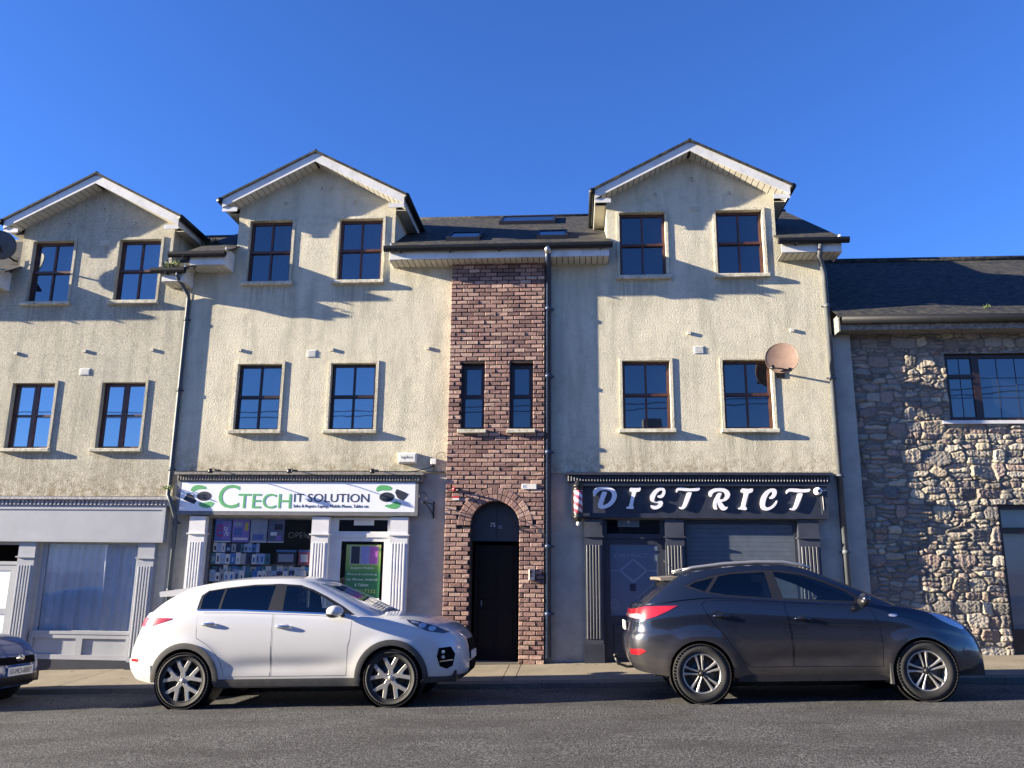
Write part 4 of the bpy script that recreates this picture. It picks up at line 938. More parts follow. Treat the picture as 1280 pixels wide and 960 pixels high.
M['leaf_dark'] = simple('dark leaves', (.022, .035, .018), .7, var=.4, vs=30)
M['leaf'] = simple('moss green leaves', (.11, .16, .035), .7, var=.4, vs=30)
weed((-7.06, 14.6, 7.62), .26, 220, M['leaf_dark'], 'dark bushy weed growing behind the gutter between the two left gables', 4)
weed((-7.46, 13.9, 7.02), .17, 90, M['leaf'], 'pale green weed sprouting from the lower gutter at the left house corner', 5, .6)
weed((-7.2, 14.1, 2.93), .12, 70, M['leaf'], 'moss clump beside the downpipe at the end of the pale cornice', 6, .5)
weed((7.1, 14.25, 6.13), .07, 40, M['leaf'], 'small weed on the stone building slates, left of two', 8)
weed((7.95, 14.25, 6.13), .08, 45, M['leaf'], 'small weed on the stone building slates, right of two', 9)
# curtain behind the left shop window
m = MB(); g = random.Random(2); xs = np.linspace(-9.46, -7.70, 150); ph = [g.uniform(0, 6) for _ in range(6)]
vs = []
for z_ in np.linspace(.46, 1.99, 12):
    for x_ in xs:
        k = (2.0-z_)*.05
        vs.append((x_+.02*math.sin(x_*5+ph[0])*(2-z_), YH+.115+.026*math.sin(x_*38+ph[1]+2*math.sin(x_*5))+.024*math.sin(x_*23+ph[2]+z_*.8)+.010*math.sin(x_*71+ph[3]), z_))
m.smooth = True; m.add(vs, [(j*150+i, j*150+i+1, (j+1)*150+i+1, (j+1)*150+i) for j in range(11) for i in range(149)])
tag(m.build('curtain', M['curtain']), 'long pleated white net curtain behind the left shop window', 'curtain')
# phone shop window display
def flatcol(name, c, r=.5): return simple(name, c, r, var=.1, vs=12)
def poster(x0, x1, z0, z1, y, bg_, bits, label, name='poster'):
    o = empty(name, ((x0+x1)/2, y, z0), label, 'poster')
    MB().box(x0, x1, y, y+.003, z0, z1).build('sheet', bg_, o)
    for i, (nm, a, b, c, d, mt) in enumerate(bits):
        MB().box(x0+(x1-x0)*a, x0+(x1-x0)*b, y-.0015-.0003*i, y-.0003*i-.0002, z0+(z1-z0)*c, z0+(z1-z0)*d).build(nm, mt, o)
    return o
cb, cpk, cw, cy, cg, cpu = flatcol('print blue', (.10, .18, .50)), flatcol('print magenta', (.45, .03, .25)), flatcol('print white', (.80, .84, .9)), flatcol('print yellow', (.6, .5, .08)), flatcol('print grey', (.34, .40, .52)), flatcol('print violet', (.26, .20, .58))
yp = YL+.06
p = poster(-6.40, -6.10, 2.03, 2.43, yp, cb, [('margin', 0, 1, .0, .05, cw), ('violet_block', .45, .95, .1, .9, cpu)], 'blue and magenta poster, first of four in the shop window')
text('e', -6.37, 2.12, yp-.003, .3, cpk, 'print', p, .001, width=.13, height=.22)
text('%', -6.24, 2.14, yp-.003, .3, cw, 'print', p, .001, width=.10, height=.16)
poster(-6.08, -5.77, 2.03, 2.43, yp, cpu, [('white_panel', .08, .92, .1, .2, cw), ('blue_block', .1, .6, .3, .62, cb), ('yellow_patch', .72, .92, .5, .85, cy), ('pale_band', .1, .55, .7, .88, cg)], 'violet poster with a yellow patch, second of four in the shop window')
poster(-5.75, -5.45, 2.03, 2.43, yp, cg, [('skyline', .15, .8, .1, .35, cb), ('pale_band', .1, .9, .55, .8, flatcol('print haze', (.32, .38, .46))), ('margin', 0, 1, .0, .04, cw)], 'grey blue poster with dark shapes, third of four in the shop window')
poster(-5.43, -5.14, 2.03, 2.43, yp, flatcol('print slate', (.12, .15, .26)), [('white_swirl', .15, .55, .3, .45, cw), ('violet_block', .5, .85, .1, .3, cpu), ('dark_block', .4, .9, .55, .8, M['ink']), ('margin', 0, 1, .0, .04, cw)], 'dark slate poster with a white swirl, last of four in the shop window')
os_ = empty('open_sign', (-4.9, yp, 2.1), 'unlit OPEN tube sign hanging in the dark of the phone shop window', 'sign')
text('OPEN', -5.06, 2.10, yp, .15, flatcol('unlit tube', (.30, .29, .25)), 'tubing', os_, .008, width=.37, height=.12, off=-.012)
for z_, lb in ((1.655, 'upper'), (1.36, 'lower'), (1.03, 'lowest')):
    t = MB(); t.box(-6.44, -4.62, YL+.065, YL+.42, z_-.014, z_); tag(t.build('shelf', M['grey_frame']), f'{lb} grey shelf in the phone shop window', 'shelf')
g = random.Random(11)
cols = [('white', (.9, .92, .94)), ('pale blue', (.42, .60, .88)), ('blue', (.05, .22, .62)), ('light grey', (.45, .48, .52)), ('teal', (.05, .22, .30)), ('navy', (.03, .05, .15))]
pm = {c: simple('packet '+c, v, .4, var=.12, vs=30) for c, v in cols}
dark_ = M['ink']
ORD = 'first second third fourth fifth sixth seventh eighth ninth tenth eleventh twelfth thirteenth fourteenth fifteenth sixteenth seventeenth eighteenth nineteenth twentieth twenty-first twenty-second twenty-third twenty-fourth twenty-fifth twenty-sixth twenty-seventh twenty-eighth twenty-ninth thirtieth'.split()
def packets(z0, x0, x1, rowname, y, hmin, hmax):
    x = x0; k_ = 0
    while x < x1:
        w_ = g.uniform(.06, .11); h = g.uniform(hmin, hmax); cn = g.choices([c[0] for c in cols], [6, 3, 2, 3, 1.5, 1])[0]
        if x+w_ > x1: break
        o = empty('packet', (x+w_/2, y, z0), f'{cn} packet, {ORD[k_]} from the left, on the {rowname}', 'packet', f'accessory packets on the {rowname}'); k_ += 1
        MB().box(x, x+w_-.006, y, y+g.uniform(.015, .04), z0, z0+h).build('card', pm[cn], o)
        k = g.random(); inner = dark_ if k < .5 else pm[g.choice(['blue', 'pale blue', 'light grey'])]
        a = g.uniform(.25, .42); MB().box(x+w_*a, x+w_*(1-a), y-.004, y-.0003, z0+h*.2, z0+h*g.uniform(.5, .75)).build('blister', inner, o)
        x += w_
packets(1.656, -6.43, -5.30, 'upper shelf of the shop window', YL+.07, .17, .20)
packets(1.86, -6.43, -5.50, 'hooks over the upper shop shelf', YL+.12, .14, .17)
packets(1.361, -6.43, -4.64, 'lower shelf of the shop window', YL+.07, .15, .20)
packets(1.49, -6.43, -4.64, 'back of the lower shop shelf', YL+.13, .12, .15)
packets(1.031, -6.43, -4.64, 'lowest shelf of the shop window', YL+.07, .2, .28)
for x0, wd, a, b, lb in ((-5.26, .36, M['ink'], cg, 'large dark electronics carton on the upper shelf of the phone shop window'), (-4.86, .22, flatcol('print rose', (.45, .10, .16)), cw, 'rose red carton with a pale picture at the right of the upper shelf')):
    o = empty('carton', (x0+wd/2, YL+.14, 1.656), lb, 'carton'); MB().bbox(x0, x0+wd, YL+.08, YL+.2, 1.656, 1.656+.255, .004).build('box', a, o)
    MB().box(x0+.04, x0+wd-.05, YL+.076, YL+.079, 1.70, 1.83).build('picture', b, o); MB().box(x0, x0+wd, YL+.0765, YL+.079, 1.87, 1.905).build('blue_band', flatcol('print band', (.05, .2, .5)), o)
# green door poster
po = empty('poster', (-3.69, YL+.055, 1.11), 'green phone repair poster with three phones on the phone shop door', 'poster')
n = N('green poster'); sp_ = n.n('ShaderNodeSeparateXYZ'); n.l(n.co(), sp_.inputs[0])
mr = n.n('ShaderNodeMapRange'); n.l(sp_.outputs[2], mr.inputs[0]); mr.inputs[1].default_value = 0; mr.inputs[2].default_value = .9
n.set(n.ramp(mr.outputs[0], [(0, (.03, .13, .07)), (.45, (.035, .17, .07)), (.62, (.16, .30, .06)), (1, (.30, .36, .12))]), .4); gp = n.m
PY_ = YL+.012
po.location.y = PY_
MB().box(-3.995, -3.385, PY_, PY_+.004, 1.11, 2.005).build('sheet', gp, po)
MB().box(-3.995, -3.385, PY_-.0005, PY_+.0035, 1.08, 1.109).build('white_edge', cw, po)
MB().box(-3.93, -3.42, PY_-.0012, PY_-.0005, 1.665, 1.985).build('photo_panel', flatcol('photo panel', (.32, .38, .26)), po)
for a, b, mt in ((-3.905, -3.755, M['ink']), (-3.735, -3.59, flatcol('violet screen', (.20, .22, .45))), (-3.58, -3.44, flatcol('magenta screen', (.36, .10, .36)))):
    f = MB().box(a, b, PY_-.004, PY_-.0015, 1.68, 1.975).build('phone_picture', mt, po)
pw, py2 = flatcol('poster white', (.60, .68, .62)), flatcol('poster lime', (.42, .55, .10))
for s_, a, b, c, d, mt in (('Expert Mobile', -3.90, -3.50, 1.585, .045, pw), ('Phone & unlocking', -3.95, -3.44, 1.48, .042, pw), ('for iPhones, Android', -3.96, -3.43, 1.395, .042, pw), ('& Tablets', -3.82, -3.58, 1.305, .045, pw), ('0899417332', -3.95, -3.45, 1.19, .062, py2)):
    text(s_, a, c, PY_-.001, .05, mt, 'lettering', po, .001, width=b-a, height=d)

# ------------------------------------------------------------------ cars
def outline(nf, nr, Lf, Lr, W, K=1500):
    """half plan outline, unit X in [-1,1], unit Y in [0,1]; parameter s in [-1,1] by arc length"""
    P = []
    for t in np.linspace(-math.pi/2, math.pi/2, K):
        n = nf if t > 0 else nr; P.append((math.copysign(abs(math.sin(t))**(2/n), t), max(0, math.cos(t))**(2/n)))
    P = np.array(P); q = P*[1, 1]; q = np.where(P[:, :1] > 0, P*[Lf, W], P*[Lr, W])
    d = np.r_[0, np.cumsum(np.hypot(*np.diff(q, axis=0).T))]; s = d/d[-1]*2-1
    return s, P[:, 0], P[:, 1], d[-1]
class Shell:
    def __init__(s, f, L, H): s.f = f; s.L = L; s.H = H; s.off = 0.0
    def P(s, a, v): return s.f(a, v)
    def N(s, a, v):
        h = .006; a0, a1 = max(-1, a-h), min(1, a+h); v0, v1 = max(0, v-h), min(1, v+h)
        du = np.array(s.f(a1, v))-np.array(s.f(a0, v)); dv = np.array(s.f(a, v1))-np.array(s.f(a, v0))
        n = np.cross(du, dv); l = np.linalg.norm(n); return n/l if l > 1e-12 else np.array((0, -1., 0))
    def inv(s, x, z):
        if not hasattr(s, 'tab'):
            A = np.linspace(-.985, .985, 160); V = np.linspace(0, 1, 50)
            s.tab = [(a, v, *(lambda p: (p[0], p[2]))(s.f(a, v))) for a in A for v in V]; s.tabn = np.array(s.tab)
        i = np.argmin((s.tabn[:, 2]-x)**2+(s.tabn[:, 3]-z)**2); a, v = s.tabn[i, 0], s.tabn[i, 1]
        for _ in range(8):
            p = s.f(a, v); r = np.array((x-p[0], z-p[2]))
            if abs(r).max() < 1e-5: break
            h = 1e-3; pa = s.f(min(1, a+h), v); pv = s.f(a, v+h) if v+h <= 1 else s.f(a, v-h); hv = h if v+h <= 1 else -h
            J = np.array([[(pa[0]-p[0])/h, (pv[0]-p[0])/hv], [(pa[2]-p[2])/h, (pv[2]-p[2])/hv]])
            try: d = np.linalg.solve(J, r)
            except Exception: break
            a = min(1, max(-1, a+np.clip(d[0], -.1, .1))); v = min(1, max(0, v+np.clip(d[1], -.2, .2)))
        return a, v
def resample(poly, step):
    out = []
    for a, b in zip(poly, poly[1:]+poly[:1]):
        n = max(1, int(math.hypot(b[0]-a[0], b[1]-a[1])/step)); out += [(a[0]+(b[0]-a[0])*k/n, a[1]+(b[1]-a[1])*k/n) for k in range(n)]
    return out
def inset(poly, d):
    A = sum(a[0]*b[1]-b[0]*a[1] for a, b in zip(poly, poly[1:]+poly[:1])); sg = 1 if A > 0 else -1; out = []; n = len(poly)
    for i in range(n):
        p, c, q = Vector(poly[i-1]), Vector(poly[i]), Vector(poly[(i+1) % n])
        e1, e2 = (c-p).normalized(), (q-c).normalized(); n1, n2 = Vector((-e1.y, e1.x))*sg, Vector((-e2.y, e2.x))*sg
        m = (n1+n2); k = m.length_squared
        m = m*(2/k) if k > .3 else n1
        out.append((c.x+m.x*d, c.y+m.y*d))
    return out
def to_dom(sh, polyxz, step=.03): return [(a*sh.L/2, v*sh.H) for a, v in (sh.inv(x, z) for x, z in resample(polyxz, step))]
def skin(sh, outer, holes, off=0, step=.045, thick=0, side=-1, name='panel', mat=None, parent=None, fn=None):
    """mesh of the shell region in domain coords (metres); side -1 near, +1 far, 0 both"""
    loops = [outer]+holes; vs = []; ed = []
    for Lp in loops:
        b = len(vs); n = len(Lp); vs += [Vector(p) for p in Lp]; ed += [(b+i, b+(i+1) % n) for i in range(n)]
    xs = [p[0] for p in outer]; ys = [p[1] for p in outer]; nb = len(vs)
    gx = np.arange(min(xs)+step/2, max(xs), step); gy = np.arange(min(ys)+step/2, max(ys), step)
    allp = np.array([p for Lp in loops for p in Lp])
    for i, y in enumerate(gy):
        for x in gx:
            x_ = x+(step/2 if i % 2 else 0)
            if np.min((allp[:, 0]-x_)**2+(allp[:, 1]-y)**2) < (step*.4)**2: continue
            if pin((x_, y), outer) and not any(pin((x_, y), h) for h in holes): vs.append(Vector((x_, y)))
    r = delaunay_2d_cdt(vs, ed, [], 0, 1e-6); ov, of = r[0], r[2]
    keep = []
    for f in of:
        c = sum((ov[i] for i in f), Vector((0, 0)))/len(f)
        if pin(c, outer) and not any(pin(c, h) for h in holes): keep.append(tuple(f))
    P3 = []; N3 = []
    for p in ov:
        a, v = max(-1, min(1, p.x/(sh.L/2))), max(0, min(1, p.y/sh.H)); n = sh.N(a, v); q = np.array(sh.P(a, v))
        o = off+(fn(a, v) if fn else 0); P3.append(q+n*o); N3.append(n)
    me_v = []; me_f = []; me_n = []
    for sd in ((-1, 1) if side == 0 else (side,)):
        b = len(me_v); m = np.array((1, -sd, 1.))   # near side has y<0 in the car frame
        me_v += [tuple(p*m) for p in P3]; me_n += [tuple(n*m) for n in N3]
        me_f += [tuple(b+i for i in (f if sd < 0 else f[::-1])) for f in keep]
        if thick:
            cnt = set((f[i], f[(i+1) % 3]) for f in keep for i in range(3)); bd = [e for e in cnt if (e[1], e[0]) not in cnt]
            b2 = len(me_v); me_v += [tuple((p-n*thick)*m) for p, n in zip(P3, N3)]; me_n += [tuple(n*m) for n in N3]
            for e in bd:
                q = (e[1], e[0], e[0]+len(ov), e[1]+len(ov)); q = tuple((i+b) if i < len(ov) else (i-len(ov)+b2) for i in q)
                me_f.append(q if sd < 0 else q[::-1])
    me = D.meshes.new(name); me.from_pydata(me_v, [], me_f); me.materials.append(mat)
    me.polygons.foreach_set('use_smooth', [True]*len(me_f)); me.update()
    me.normals_split_custom_set_from_vertices([Vector(n).normalized() for n in me_n])
    o = D.objects.new(name, me); col.objects.link(o); o.parent = parent
    return o
def interp(pts):
    X = [p[0] for p in pts]; Y = [p[1] for p in pts]
    # monotone-ish smooth interpolation (Catmull tangents)
    T = [(Y[min(i+1, len(Y)-1)]-Y[max(i-1, 0)])/(X[min(i+1, len(X)-1)]-X[max(i-1, 0)]) for i in range(len(X))]
    def f(x):
        if x <= X[0]: return Y[0]+(x-X[0])*T[0]*.3
        if x >= X[-1]: return Y[-1]+(x-X[-1])*T[-1]*.3
        i = max(0, min(len(X)-2, int(np.searchsorted(X, x))-1)); h = X[i+1]-X[i]; t = (x-X[i])/h
        return (2*t**3-3*t*t+1)*Y[i]+(t**3-2*t*t+t)*h*T[i]+(-2*t**3+3*t*t)*Y[i+1]+(t**3-t*t)*h*T[i+1]
    return f
def cmb(parent, name, mat, m, **k):
    """build an MB given in the car's own frame as a child (parent at any world place)"""
    me = D.meshes.new(name); me.from_pydata([tuple(v) for v in m.v], [], m.f)
    for q in (mat if isinstance(mat, (list, tuple)) else [mat]): me.materials.append(q)
    me.polygons.foreach_set('material_index', m.m); me.polygons.foreach_set('use_smooth', m.sm); me.update()
    if k.get('recalc', True):
        bm = bmesh.new(); bm.from_mesh(me); bmesh.ops.recalc_face_normals(bm, faces=bm.faces); bm.to_mesh(me); bm.free()
    o = D.objects.new(name, me); col.objects.link(o); o.parent = parent; return o
def paint(name, c, metal=0, rough=.3, dirt=(.20, .16, .11), dirt_amt=.3, coat=1.0):
    n = N(name); sep = n.n('ShaderNodeSeparateXYZ'); n.l(n.co(), sep.inputs[0])
    mr = n.n('ShaderNodeMapRange'); n.l(sep.outputs[2], mr.inputs[0]); mr.inputs[1].default_value = .9; mr.inputs[2].default_value = .25
    f = n.math('MULTIPLY', mr.outputs[0], n.ramp(n.noise(3.5, 6, .7, n.mapv((1, 1, 2))), [(.25, .45), (.7, 1)])); f = n.math('MULTIPLY', f, dirt_amt)
    n.set(n.mix(f, c, dirt), n.math('ADD', n.math('MULTIPLY', f, .6), rough), metal); n.b.inputs['Coat Weight'].default_value = coat; n.b.inputs['Coat Roughness'].default_value = .03
    return n.m
M['tyre'] = simple('tyre rubber', (.018, .018, .019), .85, var=.35, vs=10, bump=.3)
M['clad'] = simple('dusty black cladding', (.045, .045, .046), .75, var=.3, vs=8)
M['alloy'] = simple('alloy wheel', (.48, .47, .45), .33, .75, var=.12)
M['alloy_dark'] = simple('dark alloy', (.03, .03, .032), .4, .3)
M['chrome'] = simple('chrome trim', (.7, .7, .72), .12, 1, var=.05)
M['car_glass'] = clear_glass('car glass', .05, (.66, .74, .76))
M['car_glass_dark'] = clear_glass('privacy glass', .05, (.045, .055, .07))
M['lamp_red'] = simple('red lamp lens', (.27, .008, .014), .2, Coat_Weight=.6)
M['lamp_clear'] = simple('clear lamp lens', (.45, .47, .52), .08, .4, Coat_Weight=1.0)
M['lamp_dark'] = simple('dark lamp housing', (.05, .06, .08), .15, .3, Coat_Weight=1.0)
M['seat'] = simple('dark seat cloth', (.02, .02, .023), .9)
M['grille'] = simple('matt black grille', (.006, .006, .007), .9, Specular_IOR_Level=.05)
M['plate_white'] = simple('number plate white', (.65, .65, .64), .4, var=.03)

def wheel(parent, x, y, z, r, rr, side, style):
    """wheel in car frame; side -1 near"""
    w = D.objects.new('wheel', None); w.empty_display_size = .1; col.objects.link(w); w.parent = parent; w.location = (x, y, z)
    wd = .225; s = side
    prof = [(rr-.004, s*.5*wd*.80), (rr+.012, s*.5*wd*.92), (rr+.05, s*.5*wd*1.0), (r-.045, s*.5*wd*.98), (r-.018, s*.5*wd*.86), (r-.004, s*.5*wd*.70), (r, s*.5*wd*.4), (r, -s*.5*wd*.4), (r-.01, -s*.5*wd*.8), (r-.05, -s*.5*wd), (rr, -s*.5*wd*.9)]
    m = MB(); m.lathe(prof, (0, 0, 0), 'y', 48)
    for k in range(56):   # tread blocks
        a = 2*math.pi*k/56; c_, s_ = math.cos(a), math.sin(a); rot = Matrix.Rotation(-a, 3, 'Y')
        for yy in (-.08, 0, .08):
            q = MB(); q.box(r-.006, r+.004, yy-.03, yy+.03, -.014, .014)
            m.smooth = False; m.add([rot@Vector(v) for v in q.v], q.f)
    cmb(w, 'tyre', M['tyre'], m)
    m = MB(); ys = s*.5*wd
    m.lathe([(rr+.002, ys*.80), (rr-.004, ys*.86), (rr-.012, ys*.84), (rr-.02, ys*.62), (rr-.03, -ys*.5), (rr-.03, -ys*.9)], (0, 0, 0), 'y', 48)
    cmb(w, 'rim', M['alloy'] if style != 'white' else M['alloy_dark'], m)
    m = MB(); m.lathe([(.0, ys*.15), (rr*.97, ys*.15)], (0, 0, 0), 'y', 32); cmb(w, 'brake_backing', M['black'], m)
    m = MB(); m.lathe([(.055, ys*.30), (rr*.66, ys*.30), (rr*.68, ys*.18)], (0, 0, 0), 'y', 32); cmb(w, 'brake_disc', M['alloy_dark'], m)
    m = MB(); f = rr-.01
    def spoke(poly, y0, y1, y2):   # poly in (radial, tangential), face at outer y0 near hub and y2 near rim
        for k in range(5):
            a = 2*math.pi*k/5+math.pi/2+(.0 if style == 'white' else .12); ca, sa = math.cos(a), math.sin(a)
            yy = lambda u: y0+(y2-y0)*min(1, u/f)
            c_u, c_v = sum(p[0] for p in poly)/len(poly), sum(p[1] for p in poly)/len(poly)
            ins = inset(poly, .006)
            V = [(u*ca-v*sa, yy(u)-s*.006, u*sa+v*ca) for u, v in poly]+[(u*ca-v*sa, yy(u), u*sa+v*ca) for u, v in ins]+[(u*ca-v*sa, yy(u)-s*.045, u*sa+v*ca) for u, v in poly]
            n = len(poly); m.add(V, [(i, (i+1) % n, n+(i+1) % n, n+i) for i in range(n)]+[(i, 2*n+i, 2*n+(i+1) % n, (i+1) % n) for i in range(n)])
            m.prism2 = None
            r_ = delaunay_2d_cdt([Vector(p) for p in ins], [(i, (i+1) % n) for i in range(n)], [], 1, 1e-6)
            b = len(m.v); m.v += [(p.x*ca-p.y*sa, yy(p.x), p.x*sa+p.y*ca) for p in r_[0]]
            for q in r_[2]: m.f.append([i+b for i in q]); m.m.append(0); m.sm.append(False); m.c.append(None)
    if style == 'white':
        spoke([(.03, -.034), (.095, -.030), (.135, -.052), (f, -.112), (f, -.058), (.165, -.010), (.165, .010), (f, .058), (f, .112), (.135, .052), (.095, .030), (.03, .034)], ys*.80, 0, ys*.84)
        for sg in ():
            pass
    else:
        for sg in (-1, 1):
            spoke([(.035, sg*.006), (.035, sg*.026), (.12, sg*.036), (f, sg*.062), (f, sg*.026), (.12, sg*.014)][::sg], ys*.66, 0, ys*.84)
    cmb(w, 'spokes', M['alloy'], m)
    m = MB(); m.lathe([(.0, ys*.92), (.024, ys*.91), (.03, ys*.86), (.034, ys*.6)], (0, 0, 0), 'y', 24); cmb(w, 'hub_cap', M['alloy'] if style == 'white' else M['black'], m)
    m = MB()
    for k in range(5):
        a = 2*math.pi*(k+.5)/5+math.pi/2; m.lathe([(.0, ys*.74), (.008, ys*.73), (.009, ys*.5)], (.052*math.cos(a), 0, .052*math.sin(a)), 'y', 8)
    cmb(w, 'wheel_nuts', M['black'], m)
    return w

def car(S, loc, label, cat='car'):
    root = empty('parked_car', loc, label, cat); root.rotation_euler = (R(-1.1), -math.atan(SL), R(S.get('yaw', 0)))
    W = S['w']; xm = S['wb']/2; zb = interp(S['belt']); z0 = S['sill']; zlo = interp(S['low'])
    tipf, tipr = interp(S['front']), interp(S['rear']); sec = interp(S['section'])
    s_, X_, Y_, Ln = outline(S['nf'], S['nr'], S['xf']-xm, xm-S['xr'], W)
    fx = lambda a: float(np.interp(a, s_, X_)); fy = lambda a: float(np.interp(a, s_, Y_))
    arches = [(0, S['r']), (S['wb'], S['r'])]; ar = S['arch']
    def tub(a, v):
        X, Y = fx(a), fy(a); xt = tipf(v) if X > 0 else tipr(v)
        x = xm+(xt-xm)*X if X > 0 else xm-(xm-xt)*(-X)
        lo, hi = zlo(x), zb(x); z = lo+(hi-lo)*v; y = W*Y*sec(v)
        for cx, cz in arches:   # flared haunches
            d = math.hypot(x-cx, (z-cz)); y += S['flare']*math.exp(-((d-ar-.02)/.10)**2)*(Y**2)*(1 if z > .2 else 0)
        if S.get('swage'): y -= S['swage']*math.exp(-((z-.50)/.09)**2)*math.exp(-((x-xm)/.75)**4)
        return (x, -y, z)
    T = Shell(tub, Ln, .9)
    rootz = lambda x: x
    # greenhouse
    zr = interp(S['roof']); g0, g1, t0, t1 = S['gh']; wbt, wrt = S['ghw']
    gs, gX, gY, gL = outline(S['gn'], S['gnr'], (g1-g0)/2, (g1-g0)/2, W*.95)
    gx = lambda a: float(np.interp(a, gs, gX)); gy = lambda a: float(np.interp(a, gs, gY))
    def gh(a, u):
        X, Y = gx(a), gy(a); bx = (g0+g1)/2+(g1-g0)/2*X; tx = (t0+t1)/2+(t1-t0)/2*X
        k = u+.10*math.sin(math.pi*u)
        x = bx+(tx-bx)*u+.035*math.sin(math.pi*u)*X; y = wbt*Y+(wrt-wbt)*Y*(u-.22*math.sin(math.pi*u)*.5)
        za, zt = zb(bx)-.012, zr(tx)
        z = za+(zt-za)*u
        return (x, -y, z)
    Gs = Shell(gh, gL, .5)
    def roof(a, k):
        X, Y = gx(a), gy(a); tx = (t0+t1)/2+(t1-t0)/2*X; kk = 1-k
        return (tx, -wrt*Y*kk, zr(tx)+S['crown']*Y*Y*(1-kk**2.4))
    Rf = Shell(roof, gL, .8)
    def hood(a, k):
        x, y, z = tub(a, 1); kk = 1-k; Y = fy(a)
        return (x, y*kk, z+S['hcrown']*min(1, Y*1.3)**2*(1-kk**2.6))
    Hd = Shell(hood, Ln, .8)
    pm_ = S['paint']; hl = T.L/2; HH = T.H
    # wheel arch cut outs (in domain)
    def arch_poly(cx, cz, r):
        P = [(cx+r*math.cos(t), cz+r*math.sin(t)) for t in np.linspace(-.05, math.pi+.05, 30)]
        P = [p for p in P if p[1] > zlo(p[0])+.004]
        return P
    def arch_dom(cx, cz, r):
        P = arch_poly(cx, cz, r); Q = [(a*hl, v*HH) for a, v in (T.inv(*p) for p in P)]
        return [(Q[0][0], -.02)]+Q+[(Q[-1][0], -.02)]
    holes_arch = [arch_dom(cx, cz, ar) for cx, cz in arches]
    near = S.get('detail', True)
    door_polys = [d['poly'] for d in S.get('doors', [])]
    dd = [to_dom(T, p) for p in door_polys]
    hs = list(holes_arch)
    for k_, nm in (('tail', None), ('head', None), ('fog', None), ('grille', None)):
        pass
    def merged_outer():
        # outer domain outline with the arches bitten out of the bottom edge
        pts = [(-hl, 0)]
        for h in sorted(holes_arch, key=lambda h: min(p[0] for p in h)):
            b = sorted([h[0], h[-1]], key=lambda p: p[0]); q = h if h[0][0] < h[-1][0] else h[::-1]
            pts += [(q[0][0], 0)]+q[1:-1]+[(q[-1][0], 0)]
        pts += [(hl, 0), (hl, HH), (-hl, HH)]
        out = []
        for a, b in zip(pts, pts[1:]+pts[:1]):
            n = max(1, int(math.hypot(b[0]-a[0], b[1]-a[1])/.05)); out += [(a[0]+(b[0]-a[0])*k/n, a[1]+(b[1]-a[1])*k/n) for k in range(n)]
        return out
    outer = merged_outer()
    body = skin(T, outer, dd, 0, .045, .02, 0, 'body', pm_, root)
    skin(T, outer, [], -.03, .12, 0, 0, 'inner_shell', M['black'], root)
    for side in (-1, 1):
        for i, d in enumerate(S.get('doors', [])):
            p = inset(d['poly'], .007); o = skin(T, to_dom(T, p), [], .0015, .04, .02, side, 'door', pm_, root)
            hx, hz = d['handle']; a, v = T.inv(hx, hz); q = np.array(T.P(a, v)); sd = 1 if side < 0 else -1
            m = MB(); L_ = .115
            pts = [(q[0]-L_*.9, (q[1]-.004)*sd, hz), (q[0]-L_*.7, (q[1]-.030)*sd, hz+.004), (q[0], (q[1]-.038)*sd, hz+.003), (q[0]+L_*.7, (q[1]-.030)*sd, hz), (q[0]+L_*.9, (q[1]-.004)*sd, hz-.004)]
            m.tube(pts, [.010, .015, .017, .015, .010], 10); cmb(o, 'door_handle', S['handle_mat'], m)
            m = MB(); m.lathe([(.0, -.002), (.03, -.003), (.042, .0)], (q[0], (q[1]-.0015)*sd, hz-.004), 'y', 20); m.v = [(q[0]+(v_[0]-q[0])*1.5, v_[1], v_[2]) for v_ in m.v]; cmb(o, 'handle_recess', M['black'] if S.get('dark') else pm_, m)
    # hood and rear deck
    aH = T.inv(S['cowl'], zb(S['cowl'])-.002)[0]; aR = T.inv(S['deck'], zb(S['deck'])-.002)[0]
    ring = lambda a0, a1, k0, k1, sh: resample([(a0*sh.L/2, k0*sh.H), (a1*sh.L/2, k0*sh.H), (a1*sh.L/2, k1*sh.H), (a0*sh.L/2, k1*sh.H)], .06)
    skin(Hd, ring(aH, .999, 0, 1, Hd), [], .0, .06, 0, 0, 'bonnet', pm_, root)
    if aR > -.97: skin(Hd, ring(-.999, aR, 0, 1, Hd), [], .0, .06, 0, 0, 'rear_deck', pm_, root)
    # cladding rings round arches and along the sills
    if S.get('clad'):
        for cx, cz in arches:
            o_ = arch_poly(cx, cz, ar+.062); i_ = arch_poly(cx, cz, ar-.006)
            [skin(T, to_dom(T, o_+i_[::-1], .04), [], .012, .035, .03, sd, 'arch_cladding', M['clad'], root) for sd in (-1, 1)]
        x0, x1 = ar+.03, S['wb']-ar-.03; h = S['clad_h']
        [skin(T, to_dom(T, [(x0-.02, zlo(x0)+.002), (x1+.02, zlo(x1)+.002), (x1+.05, h), (x0-.05, h)]), [], .014, .05, .03, sd, 'sill_cladding', M['clad'], root) for sd in (-1, 1)]
        for a_, b_ in ((-1, T.inv(-ar-.055, .45)[0]), (T.inv(S['wb']+ar+.055, .42)[0], 1)):
            v1 = .25 if a_ == -1 else .10
            skin(T, ring(a_, b_, .001, v1, T), [], .010, .05, .03, 0, 'bumper_cladding', S['low_mat'] if a_ == -1 else M['clad'], root)
    # inner arches, underbody
    for cx, cz in arches:
        for sd in (-1, 1):
            m = MB(); m.lathe([(ar-.004, sd*(W-.06)), (ar-.004, sd*(W-.42)), (.0, sd*(W-.42))], (cx, 0, cz), 'y', 30); cmb(root, 'arch_liner', M['black'], m)
